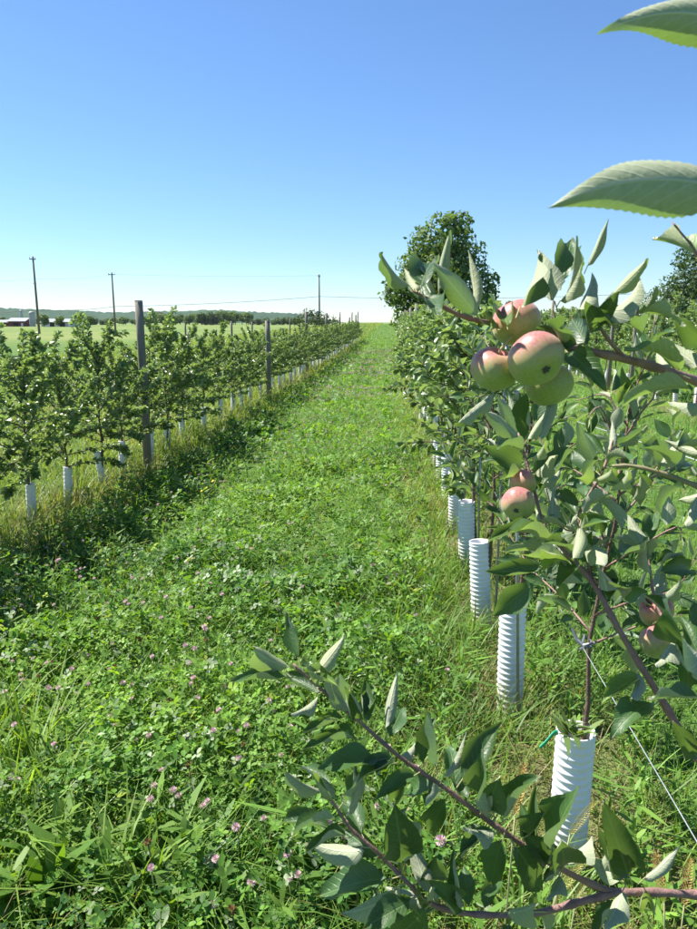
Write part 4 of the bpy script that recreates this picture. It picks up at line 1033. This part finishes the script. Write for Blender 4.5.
branch('C', [Vector((0, 0, 1.10)), W(735, 500, .93), W(697, 486, .92), W(661, 473, .92), W(632, 466, .93), W(612, 466, .94)], .0062, .0024, 'green_twig')
branch('D', [W(592, 582, 1.0), W(585, 545, 1.02), W(579, 515, 1.03), W(599, 478, 1.04), W(610, 452, 1.05), W(613, 440, 1.05)], .0036, .0020)
branch('G', [Vector((0, 0, .42)), W(745, 900, .99), W(697, 895, .97), W(645, 892, .95), W(610, 891, .94), W(560, 868, .93), W(500, 829, .92), W(445, 788, .91), W(400, 757, .90), (W(360, 722, .89)), W(322, 690, .885), W(293, 664, .88)], .0085, .0018)
branch('H', [W(618, 892, .94), W(580, 902, .93), W(530, 914, .915), W(470, 914, .90), W(430, 903, .89), W(405, 880, .885), W(375, 850, .88), W(350, 828, .88), W(335, 805, .88), W(325, 792, .88)], .0066, .0016)
branch('T', [Vector((0, -.01, 1.86)), W(790, 240, .66), W(752, 150, .50), W(735, 100, .44), W(722, 60, .40)], .005, .0020, 'green_twig')
branch('T2', [W(775, 200, .62), W(712, 262, .60), W(690, 243, .60), W(672, 222, .60)], .0026, .0008)
branch('K', [Vector((0, 0, .96)), W(740, 640, .90), W(700, 660, .92), W(672, 632, .97), W(655, 600, 1.0), W(650, 570, 1.02), W(645, 545, 1.04)], .0050, .0018)

CAMP = Vector((0, 0, CAM_H))
hq = random.Random(3)
def hero(key, u0, v0, u1, v1, d, face='t', c=1, a=1, young=0, wide=1.0, L=None, dz=None):
    b, t0 = PX(u0, v0, d), PX(u1, v1, d); pr = (t0 - b).length; want = L or max(pr * 1.08, hq.uniform(.070, .086))
    dd = math.sqrt(max(0, want * want - pr * pr)) * (hq.choice((-1, 1)) if dz is None else dz); t1 = PX(u1, v1, d + dd); ax = t1 - b
    v = (CAMP - (b + t1) * .5).normalized(); up = Vector((0, 0, 1)); j = Vector((hq.gauss(0, .18), hq.gauss(0, .18), hq.gauss(0, .18)))
    nr = {'t': v + up * .25 + j, 'u': -(v * .75 + SUN_DIR * .75) + j, 'n': up + v * .35 + j, 's': up * .9 - v * .35 + j, 'l': Vector((-.8, 0, .4)) + v * .45 + j, 'r': Vector((.8, 0, .3)) + v * .3 + j}[face]
    mk = 'leaf_young' if young else 'leaf'
    o, _ = BR[key]; put_leaf(o, b - FT, ax, nr, ax.length, LEAF[mk, c, a], wide * (1.14, 1.16, 1.16, 1.15)[c])
H_ = [  # branch, base px, tip px, depth, face, curl, arch, young, width
 ('A', 414, 292, 381, 252, .74, 'u', 2, 1, 0, .9), ('A', 417, 292, 404, 268, .735, 'u', 3, 1, 1, .9), ('A', 419, 293, 432, 262, .745, 't', 1, 1, 0, 1.0),
 ('A', 484, 324, 433, 263, .735, 'u', 1, 0, 0, .85), ('A', 437, 302, 451, 230, .75, 'u', 3, 0, 0, .85), ('A', 474, 318, 468, 250, .75, 'u', 3, 1, 1, .7), ('A', 440, 305, 422, 270, .76, 't', 1, 1, 0, .9),
 ('A', 427, 297, 438, 318, .76, 'n', 1, 1, 0, .8),
 ('A3', 516, 318, 539, 253, .735, 'r', 1, 1, 0, .75), ('A3', 558, 312, 538, 250, .745, 'u', 1, 0, 0, .85), ('A3', 556, 308, 582, 262, .77, 'u', 1, 1, 0, 1.0), ('A3', 566, 302, 576, 236, .78, 'u', 3, 1, 0, .75), ('A3', 560, 290, 571, 240, .79, 't', 1, 1, 0, .8),
 ('A3', 584, 274, 608, 219, .76, 'u', 3, 1, 0, .9), ('A2', 576, 318, 593, 274, .765, 'u', 2, 1, 0, .9), ('A2', 582, 316, 641, 279, .76, 'u', 1, 2, 0, 1.0), ('A2', 605, 300, 648, 258, .775, 'u', 2, 1, 1, 1.0),
 ('A2', 632, 318, 656, 286, .80, 'u', 2, 1, 0, .8), ('A2', 632, 314, 684, 327, .78, 's', 0, 2, 1, .9), ('A2', 600, 330, 640, 338, .79, 'n', 1, 2, 0, .9), ('A2', 598, 326, 620, 290, .80, 't', 1, 1, 0, .9), ('A2', 603, 330, 585, 300, .79, 'u', 1, 1, 0, .9),
 ('A', 588, 347, 532, 332, .72, 't', 1, 2, 0, 1.05), ('A', 560, 345, 545, 322, .745, 't', 1, 1, 0, .9), ('A', 590, 350, 572, 318, .76, 't', 0, 1, 0, .9), ('A', 565, 350, 607, 391, .76, 't', 1, 2, 0, 1.0), ('A', 560, 358, 592, 388, .745, 'n', 1, 2, 0, 1.0),
 ('A', 524, 386, 524, 440, .755, 't', 1, 0, 0, .85), ('A', 500, 391, 455, 426, .76, 'u', 3, 0, 0, .6), ('A', 500, 330, 483, 326, .75, 't', 1, 1, 1, .8), ('A', 508, 330, 503, 312, .74, 't', 1, 1, 1, .7), ('A', 558, 384, 541, 440, .80, 'u', 2, 1, 0, .7),
 ('A', 690, 379, 624, 351, .80, 's', 0, 2, 1, .85), ('A', 705, 372, 660, 340, .79, 'u', 1, 1, 0, .8), ('A', 708, 392, 620, 408, .78, 's', 1, 2, 1, .8), ('A', 664, 372, 656, 346, .82, 'u', 1, 1, 1, .8), ('A', 672, 374, 655, 393, .83, 'u', 2, 1, 0, .9),
 ('A', 720, 400, 668, 402, .84, 'u', 1, 1, 0, .9), ('A', 715, 350, 672, 312, .83, 'u', 1, 1, 0, .8), ('A', 735, 345, 690, 300, .84, 'n', 1, 2, 1, .9),
 ('T2', 706, 262, 652, 240, .60, 's', 1, 1, 1, .8), ('T2', 715, 262, 740, 300, .60, 'n', 1, 1, 0, .8),
 # upper cluster around the upright tip of E
 ('E', 520, 440, 497, 396, 1.09, 'u', 1, 0, 0, .8), ('E', 518, 436, 508, 392, 1.10, 'u', 2, 1, 0, .8), ('E', 522, 442, 484, 410, 1.08, 'u', 1, 0, 0, .9), ('E', 526, 455, 497, 450, 1.07, 's', 1, 2, 0, 1.0), ('E', 528, 462, 546, 440, 1.08, 'u', 1, 1, 1, .7),
 ('E', 523, 446, 551, 405, 1.09, 'u', 2, 1, 1, .6), ('E', 530, 474, 484, 462, 1.10, 's', 0, 1, 1, .8), ('E', 530, 478, 500, 480, 1.10, 's', 1, 1, 1, .7), ('E', 529, 470, 483, 445, 1.11, 't', 0, 1, 0, .9), ('E', 533, 485, 560, 470, 1.08, 'u', 2, 1, 0, .9),
 ('E', 535, 500, 575, 450, 1.09, 'n', 1, 2, 0, 1.0), ('E', 531, 478, 556, 455, 1.10, 'u', 0, 1, 1, .9),
 # cluster where E turns up
 ('E', 549, 533, 553, 488, 1.02, 'u', 2, 1, 0, 1.0), ('E', 545, 532, 535, 508, 1.03, 'u', 3, 1, 1, .9), ('E', 560, 552, 508, 532, 1.01, 's', 0, 2, 1, .9), ('E', 548, 540, 488, 543, 1.02, 'n', 2, 2, 0, .8), ('E', 553, 566, 484, 572, 1.00, 't', 1, 0, 0, .7),
 ('E', 541, 577, 493, 616, .98, 't', 0, 1, 0, .95), ('E', 562, 556, 585, 515, 1.01, 'u', 2, 1, 1, .8), ('E', 570, 562, 540, 548, .99, 'u', 0, 1, 1, 1.0), ('E', 575, 570, 520, 555, .98, 's', 1, 1, 1, .9), ('E', 588, 580, 622, 600, 1.0, 'n', 1, 2, 0, .9),
 ('E', 565, 556, 505, 552, 1.06, 's', 2, 1, 1, .8), ('E', 580, 566, 556, 590, 1.0, 'n', 1, 2, 0, .9),
 # D: upright shoot
 ('D', 602, 476, 578, 423, 1.03, 'u', 1, 1, 0, .7), ('D', 608, 455, 612, 420, 1.04, 'u', 3, 1, 0, .8), ('D', 611, 448, 648, 425, 1.04, 'u', 2, 1, 0, .7), ('D', 600, 475, 573, 450, 1.03, 't', 0, 1, 0, 1.1), ('D', 604, 468, 633, 462, 1.05, 'n', 1, 2, 0, .9), ('D', 594, 488, 575, 478, 1.04, 's', 1, 1, 1, .9),
 ('D', 580, 515, 600, 500, 1.02, 'u', 1, 1, 1, .9), ('D', 580, 520, 556, 495, 1.02, 'n', 1, 2, 0, 1.0), ('D', 582, 530, 612, 520, 1.02, 't', 1, 2, 0, .9), ('D', 583, 540, 605, 565, 1.0, 'u', 0, 1, 0, 1.0), ('D', 586, 550, 626, 592, .99, 'u', 0, 1, 0, 1.0),
 ('D', 581, 520, 572, 560, .99, 'u', 2, 1, 1, .9), ('D', 596, 484, 640, 508, 1.02, 'n', 1, 2, 0, 1.0), ('D', 590, 495, 622, 535, 1.03, 's', 1, 2, 0, .9),
 # C
 ('C', 660, 473, 636, 440, .92, 's', 1, 2, 0, 1.0), ('C', 655, 470, 690, 432, .90, 'u', 1, 1, 0, .9), ('C', 672, 476, 640, 448, .90, 'n', 1, 2, 0, 1.1), ('C', 705, 452, 664, 440, .84, 'u', 2, 2, 0, .9), ('C', 712, 470, 676, 448, .85, 'n', 1, 2, 0, .9), ('C', 672, 474, 688, 462, .91, 't', 1, 1, 0, .8),
 ('C', 632, 466, 610, 490, .93, 'u', 1, 1, 1, .9), ('C', 640, 467, 632, 500, .93, 'u', 2, 1, 0, .8), ('C', 615, 466, 592, 480, .94, 'u', 2, 1, 1, .8), ('C', 690, 484, 660, 515, .92, 'n', 1, 2, 0, .9), ('C', 700, 488, 685, 525, .93, 'u', 1, 1, 0, .9), ('C', 712, 492, 678, 500, .91, 'u', 1, 1, 0, .8),
 # K: twig with the right-hand pair of apples
 ('K', 652, 600, 662, 562, 1.0, 'u', 1, 1, 0, .9), ('K', 652, 590, 624, 600, 1.06, 't', 0, 1, 0, .9), ('K', 648, 560, 672, 545, 1.02, 'n', 1, 2, 0, .9), ('K', 646, 550, 628, 515, 1.03, 'u', 1, 1, 0, 1.0), ('K', 646, 548, 655, 512, 1.04, 't', 1, 1, 0, .9), ('K', 655, 600, 680, 580, .98, 'u', 2, 1, 0, .9),
 ('K', 664, 615, 640, 632, 1.08, 't', 1, 2, 0, .9), ('K', 732, 668, 667, 598, .68, 'u', 0, 2, 0, .95), ('K', 706, 668, 676, 637, .72, 'u', 3, 1, 0, .8), ('K', 672, 626, 640, 655, 1.06, 'n', 2, 2, 1, .8), ('K', 674, 636, 655, 665, .98, 'u', 1, 1, 0, .8), ('K', 680, 645, 690, 690, .98, 't', 1, 1, 0, .9),
 ('K', 650, 575, 690, 570, 1.01, 't', 1, 2, 0, .9), ('K', 648, 562, 618, 560, 1.02, 's', 1, 2, 0, .9), ('K', 700, 660, 680, 615, .9, 't', 1, 1, 0, .9),
 ('E', 712, 700, 647, 701, .72, 'n', 1, 1, 0, 1.0), ('E', 660, 700, 610, 740, .95, 'n', 0, 2, 0, .9), ('E', 645, 676, 600, 705, .97, 'n', 1, 2, 1, .8), ('E', 628, 645, 640, 680, .98, 'u', 1, 1, 1, .8), ('E', 700, 760, 672, 720, .95, 't', 1, 1, 0, .8), ('E', 640, 668, 630, 700, .97, 'u', 2, 1, 0, .8),
 # G: the long lowest branch
 ('G', 296, 677, 230, 682, .88, 'n', 1, 1, 0, .85), ('G', 297, 670, 253, 647, .885, 'u', 1, 2, 1, 1.0), ('G', 300, 666, 287, 612, .88, 'l', 1, 0, 0, .8), ('G', 310, 680, 346, 634, .87, 'u', 2, 1, 1, 1.0), ('G', 312, 684, 333, 655, .89, 't', 1, 1, 0, .9), ('G', 315, 688, 338, 686, .885, 'n', 2, 2, 1, .9),
 ('G', 322, 692, 291, 714, .88, 'u', 3, 1, 0, .7), ('G', 355, 718, 330, 672, .89, 'u', 2, 1, 0, .8), ('G', 362, 726, 345, 688, .885, 'u', 2, 0, 0, .8), ('G', 365, 738, 303, 750, .88, 'n', 2, 2, 0, .8), ('G', 390, 758, 316, 771, .865, 'n', 0, 1, 0, .9), ('G', 398, 762, 357, 781, .88, 'n', 1, 2, 0, 1.0),
 ('G', 384, 740, 398, 672, .885, 'u', 3, 0, 0, .9), ('G', 386, 742, 403, 706, .895, 't', 0, 1, 0, .9), ('G', 358, 722, 372, 690, .895, 't', 1, 1, 0, .9), ('G', 437, 775, 427, 708, .89, 'l', 1, 0, 0, .95), ('G', 392, 760, 417, 742, .89, 'u', 2, 1, 0, .9), ('G', 440, 784, 466, 732, .89, 'u', 3, 1, 0, .7), ('G', 455, 790, 501, 722, .88, 't', 1, 0, 0, .95),
 ('G', 495, 822, 484, 748, .90, 'l', 1, 1, 0, .8), ('G', 470, 805, 455, 770, .90, 't', 1, 1, 0, 1.0), ('G', 445, 790, 405, 800, .89, 'n', 0, 2, 0, .9), ('G', 420, 772, 375, 800, .885, 'n', 1, 2, 0, .9), ('G', 405, 762, 395, 800, .89, 't', 2, 1, 0, .8), ('G', 480, 815, 500, 775, .91, 't', 0, 1, 0, .9),
 ('G', 500, 830, 463, 826, .905, 'u', 1, 1, 0, .9), ('G', 500, 830, 462, 862, .90, 'n', 0, 2, 0, 1.1), ('G', 510, 838, 540, 890, .89, 't', 0, 1, 0, 1.2), ('G', 505, 832, 492, 885, .905, 't', 0, 1, 0, 1.0), ('G', 505, 830, 542, 775, .92, 's', 1, 2, 0, .9), ('G', 548, 862, 580, 787, .90, 'n', 1, 1, 0, 1.0), ('G', 540, 855, 520, 802, .92, 't', 1, 1, 0, .95),
 ('G', 562, 868, 592, 836, .90, 'u', 0, 1, 0, .95), ('G', 562, 870, 560, 838, .91, 'u', 0, 1, 0, 1.0), ('G', 560, 870, 546, 899, .92, 'u', 1, 1, 0, .9), ('G', 632, 885, 603, 800, .91, 't', 1, 1, 0, .85), ('G', 628, 885, 589, 857, .90, 'u', 0, 1, 0, 1.0), ('G', 638, 884, 680, 845, .91, 'u', 3, 1, 0, .9),
 ('G', 626, 884, 604, 929, .90, 'u', 1, 1, 0, 1.0), ('G', 644, 888, 650, 901, .92, 'u', 2, 1, 1, .8), ('G', 625, 884, 597, 828, .915, 't', 1, 1, 0, .9), ('G', 520, 842, 546, 812, .93, 't', 1, 1, 0, .9), ('G', 450, 792, 430, 830, .90, 't', 1, 1, 0, .8), ('G', 560, 866, 520, 830, .925, 't', 0, 1, 0, .8),
 # H: its lower side branch
 ('H', 328, 795, 284, 769, .88, 'u', 2, 1, 0, .7), ('H', 332, 800, 312, 770, .875, 'u', 3, 1, 1, 1.0), ('H', 345, 825, 353, 766, .88, 'u', 3, 1, 0, .8), ('H', 340, 832, 279, 824, .88, 'n', 1, 2, 0, .8), ('H', 372, 848, 308, 842, .87, 'u', 1, 2, 0, .9), ('H', 402, 876, 317, 897, .87, 'n', 0, 1, 0, .85), ('H', 405, 884, 339, 914, .86, 'u', 1, 2, 1, .9),
 ('H', 418, 898, 362, 930, .87, 't', 0, 1, 0, 1.0), ('H', 432, 903, 392, 940, .87, 't', 0, 1, 0, 1.0), ('H', 402, 872, 394, 802, .885, 't', 0, 1, 0, 1.05), ('H', 405, 872, 404, 812, .89, 'u', 1, 1, 0, .9), ('H', 428, 900, 384, 886, .88, 'u', 1, 2, 0, .9), ('H', 432, 903, 410, 838, .885, 'u', 1, 1, 0, .9),
 ('H', 470, 913, 463, 865, .895, 't', 0, 1, 0, .9), ('H', 465, 913, 428, 880, .895, 't', 1, 1, 0, .9), ('H', 500, 914, 538, 903, .90, 'u', 1, 1, 1, .8), ('H', 412, 885, 448, 880, .885, 'n', 1, 2, 0, .9), ('H', 520, 914, 545, 935, .9, 'n', 1, 2, 0, .9), ('H', 440, 906, 425, 868, .89, 'u', 2, 1, 1, .8), ('H', 480, 914, 500, 880, .90, 't', 1, 1, 0, .8),
]
for h in H_: hero(*h)
# two big leaves close to the lens at the upper right, one mesh each with toothed edge
def big_leaf(key, u0, v0, u1, v1, d, roll, wide, curl, arch, seed, dd=0.0, sweep=0.0):
    me = leaf_mesh(M['leaf_young'] if seed == 2 else M['leaf'], L=1, W=wide, curl=curl, arch=arch, twist=.12, nu=44, nv=8, serr=.028, wave=.09, seed=seed, sweep=sweep)
    b, t = PX(u0, v0, d), PX(u1, v1, d + dd); v = (CAMP - (b + t) * .5).normalized(); ax = t - b
    side = ax.normalized().cross(v); nr = v * math.cos(roll) + side * math.sin(roll)
    put_leaf(BR[key][0], b - FT, ax, nr, ax.length, me)
big_leaf('T', 775, 200, 548, 208, .40, R(206), .32, 1.1, -.5, 1, -.01, -.075)
big_leaf('T', 790, 55, 597, 34, .42, R(208), .30, 1.4, -.55, 3, -.01, -.10)
# further leaves out of the picture and on bare stretches
def fill(key, m, L=(.06, .085), t0=.1, t1=1.0, seed=0):
    o, P = BR[key]; q = random.Random(seed)
    for i in range(m):
        s = (t0 + (t1 - t0) * (i + q.random() * .6) / m) * (len(P) - 1); k = min(int(s), len(P) - 2); p = P[k].lerp(P[k + 1], s - k); ax = (P[k + 1] - P[k]).normalized()
        side = Matrix.Rotation(i * 2.4 + q.uniform(-.5, .5), 3, ax) @ ax.orthogonal().normalized(); d = (ax * q.uniform(.2, .7) + side + Vector((0, 0, q.uniform(-.2, .5)))).normalized()
        put_leaf(o, p, d, Vector((q.gauss(0, .4), q.gauss(0, .4), 1)), q.uniform(*L), LEAF['leaf', q.choice((0, 1, 1, 2)), q.randrange(3)], .9)
fill('K', 7, t0=.35, seed=4); fill('E', 5, t0=.03, t1=.14, seed=5); fill('C', 5, t0=.03, t1=.3, seed=6); fill('D', 8, t0=.15, t1=.9, seed=7); fill('E', 4, t0=.50, t1=.66, seed=8); fill('A', 3, t0=.02, t1=.1, seed=9)
fill('G', 17, (.065, .085), t0=.34, t1=.97, seed=50); fill('H', 12, (.065, .085), t0=.25, t1=.97, seed=51)

for q, (z_, a_) in enumerate(((.8, .3), (1.05, -.5), (1.3, .9), (1.55, -.2), (1.75, .6), (1.95, -.7), (2.1, .4))):
    d_ = Vector((math.cos(a_), math.sin(a_), .75)); L_ = .42 - .10 * q / 3
    branch('R%d' % q, [Vector((0, 0, z_)), Vector((0, 0, z_)) + d_ * L_ * .4, Vector((0, 0, z_)) + d_ * L_ * .75 + Vector((0, 0, .02)), Vector((0, 0, z_)) + d_ * L_ + Vector((.01, .01, .06))], .0045, .0015)
    fill('R%d' % q, 8, t0=.15, seed=30 + q)
fill('T', 4, t0=.05, t1=.4, seed=40)

# ------------------------------------------------------------------ apples
def apple_mat():
    m, n, l, b, o = new_mat('apple_skin')
    at = n.new('ShaderNodeTexCoord'); oi = n.new('ShaderNodeObjectInfo')
    nm = n.new('ShaderNodeVectorMath'); nm.operation = 'NORMALIZE'; l.new(at.outputs['Object'], nm.inputs[0])
    atb = n.new('ShaderNodeAttribute'); atb.attribute_name = 'blush'
    mpz = n.new('ShaderNodeMapping'); mpz.inputs['Scale'].default_value = (7, 7, .9); l.new(at.outputs['Object'], mpz.inputs['Vector']); ts = noise(n, l, 1.6, 5, .65, mpz.outputs[0]); t0 = noise(n, l, 3.0, 5, .6, at.outputs['Object'])
    t1 = n.new('ShaderNodeMix'); t1.inputs[0].default_value = .55; l.new(t0.outputs['Fac'], t1.inputs[2]); l.new(ts.outputs['Fac'], t1.inputs[3]); t2 = noise(n, l, 9, 4, .6, at.outputs['Object'])
    f = n.new('ShaderNodeMath'); f.operation = 'MULTIPLY_ADD'; l.new(t1.outputs[0], f.inputs[0]); f.inputs[1].default_value = .85; f.inputs[1].default_value = .72; l.new(atb.outputs['Fac'], f.inputs[2])
    r = ramp(n, [(.50, (.24, .32, .055)), (.72, (.38, .34, .11)), (.92, (.46, .20, .13)), (1.0, (.42, .115, .10))]); l.new(f.outputs[0], r.inputs[0])
    vo = n.new('ShaderNodeTexVoronoi'); vo.inputs['Scale'].default_value = 16; l.new(at.outputs['Object'], vo.inputs['Vector'])
    sp = n.new('ShaderNodeMapRange'); l.new(vo.outputs['Distance'], sp.inputs[0]); sp.inputs[1].default_value = .06; sp.inputs[2].default_value = .13; sp.inputs[3].default_value = .55; sp.inputs[4].default_value = 0
    mx = n.new('ShaderNodeMix'); mx.data_type = 'RGBA'; l.new(sp.outputs[0], mx.inputs[0]); l.new(r.outputs[0], mx.inputs[6]); mx.inputs[7].default_value = (.48, .42, .24, 1)
    bl_ = n.new('ShaderNodeMix'); bl_.data_type = 'RGBA'; mm = n.new('ShaderNodeMapRange'); l.new(t2.outputs['Fac'], mm.inputs[0]); mm.inputs[1].default_value = .4; mm.inputs[2].default_value = .75; mm.inputs[3].default_value = .0; mm.inputs[4].default_value = .38
    l.new(mm.outputs[0], bl_.inputs[0]); l.new(mx.outputs[2], bl_.inputs[6]); bl_.inputs[7].default_value = (.46, .40, .37, 1)
    l.new(bl_.outputs[2], b.inputs['Base Color']); b.inputs['Roughness'].default_value = .46; b.inputs['Specular IOR Level'].default_value = .35
    b.inputs['Subsurface Weight'].default_value = .12; b.inputs['Subsurface Radius'].default_value = (.3, .2, .06); b.inputs['Subsurface Scale'].default_value = .01
    b.inputs['Sheen Weight'].default_value = .15
    return m
M['apple'] = apple_mat(); M['calyx'] = simple('calyx', (.07, .08, .05), (.13, .13, .09), 30, .8)
def apple(u, v, d, dia, axis_px, label, tow=.5, twig=None, red=0.0):
    """axis_px: where on the picture the calyx end points; tow: how far it turns to the camera"""
    c = PX(u, v, d); vv = (CAMP - c).normalized(); right = Vector((math.cos(YAW), math.sin(YAW), 0)); upv = right.cross(-vv).normalized()
    ax = (right * axis_px[0] - upv * axis_px[1] + vv * tow).normalized()
    q = (-ax).to_track_quat('Z', 'Y'); rot = q.to_matrix()
    t = tag(empty('apple', c), label, 'apple', 'ripening apples')
    prof = []; NP = 22
    for k in range(NP + 1):
        a = math.pi * k / NP; rr = math.sin(a); z = math.cos(a) * .90
        dim = .30 * math.exp(-(rr / .33) ** 2); z += -dim if z > 0 else dim * .62
        prof.append((max(rr, .004) * (1 + .045 * math.cos(a)), z))
    mb = MB(); mb.lathe(prof, 36); V = []
    for w in mb.V:
        th = math.atan2(w.y, w.x); k = 1 + .024 * math.cos(5 * th) * (1 if w.z < 0 else .4) + .028 * math.cos(2 * th + u) + .02 * math.cos(th + v) * w.z
        V.append(Vector((w.x * k, w.y * k, w.z)))
    me = mesh_py('flesh', V, mb.F, [M['apple']], True)
    pole = (SUN_DIR * .8 + Vector((0, 0, .55)) - vv * .1).normalized(); loc = rot.inverted() @ pole
    bl_ = me.attributes.new('blush', 'FLOAT', 'POINT'); bl_.data.foreach_set('value', [.36 + red + .42 * loc.dot(w.normalized()) for w in V])
    o = obj('flesh', me, t); o.rotation_mode = 'QUATERNION'; o.rotation_quaternion = q; o.scale = (dia / 2,) * 3
    m = MB()
    for k in range(5):
        a = k * 1.2566; cs, sn = math.cos(a), math.sin(a); m.add([(cs * .10 - sn * .06, sn * .10 + cs * .06, -.70), (cs * .10 + sn * .06, sn * .10 - cs * .06, -.70), (cs * .17, sn * .17, -.80), (cs * .05, sn * .05, -.90)], [(0, 1, 2), (0, 2, 3), (1, 3, 2)])
    m.lathe([(0.0, -.69), (.13, -.70), (.10, -.74), (0, -.73)], 10)
    cx_ = m.build('calyx', M['calyx'], t); cx_.rotation_mode = 'QUATERNION'; cx_.rotation_quaternion = q; cx_.scale = (dia / 2,) * 3
    p0 = rot @ Vector((0, 0, .6)) * dia / 2; tip = (PX(*twig) - c) if twig else rot @ Vector((.1, .05, 1.25)) * dia / 2
    m = MB(); m.tube(catmull([p0, p0 + rot @ Vector((0, 0, .35)) * dia / 2, tip], 4), .0013, 6); m.build('stalk', M['petiole'], t, True)
    return t
apple(536, 359, .725, .0575, (.42, .42), 'largest apple at the front of the cluster, its calyx facing the camera', .75, (545, 341, .785))
apple(494, 369, .765, .0525, (-.3, .9), 'apple with a pink cheek on the left of the cluster', -.35, (516, 332, .79))
apple(516, 322, .80, .0575, (-.35, -.75), 'apple at the top of the cluster half hidden by a leaf', -.1, (530, 338, .787), .08)
apple(549, 385, .795, .0535, (.3, .9), 'green apple at the bottom of the cluster behind the front one', -.1, (550, 342, .786), -.16)
apple(518, 504, 1.03, .0505, (-.15, .5), 'lower of the two small apples hanging in the middle', .8, (530, 480, 1.07))
apple(523, 483, 1.07, .042, (-.5, .3), 'upper smaller apple half behind the lower of the middle pair', .1, (530, 472, 1.075))
apple(658, 642, 1.0, .053, (.2, .8), 'shaded apple, lower of the pair at the right edge', .3, (664, 618, .985), -.08)
apple(656, 610, 1.03, .050, (-.4, -.3), 'apple with red cheek, upper of the pair at the right edge', .4, (657, 604, 1.0), .12)
print('objects', len(bpy.data.objects), 'tris', sum(len(m.polygons) * 2 for m in bpy.data.meshes))
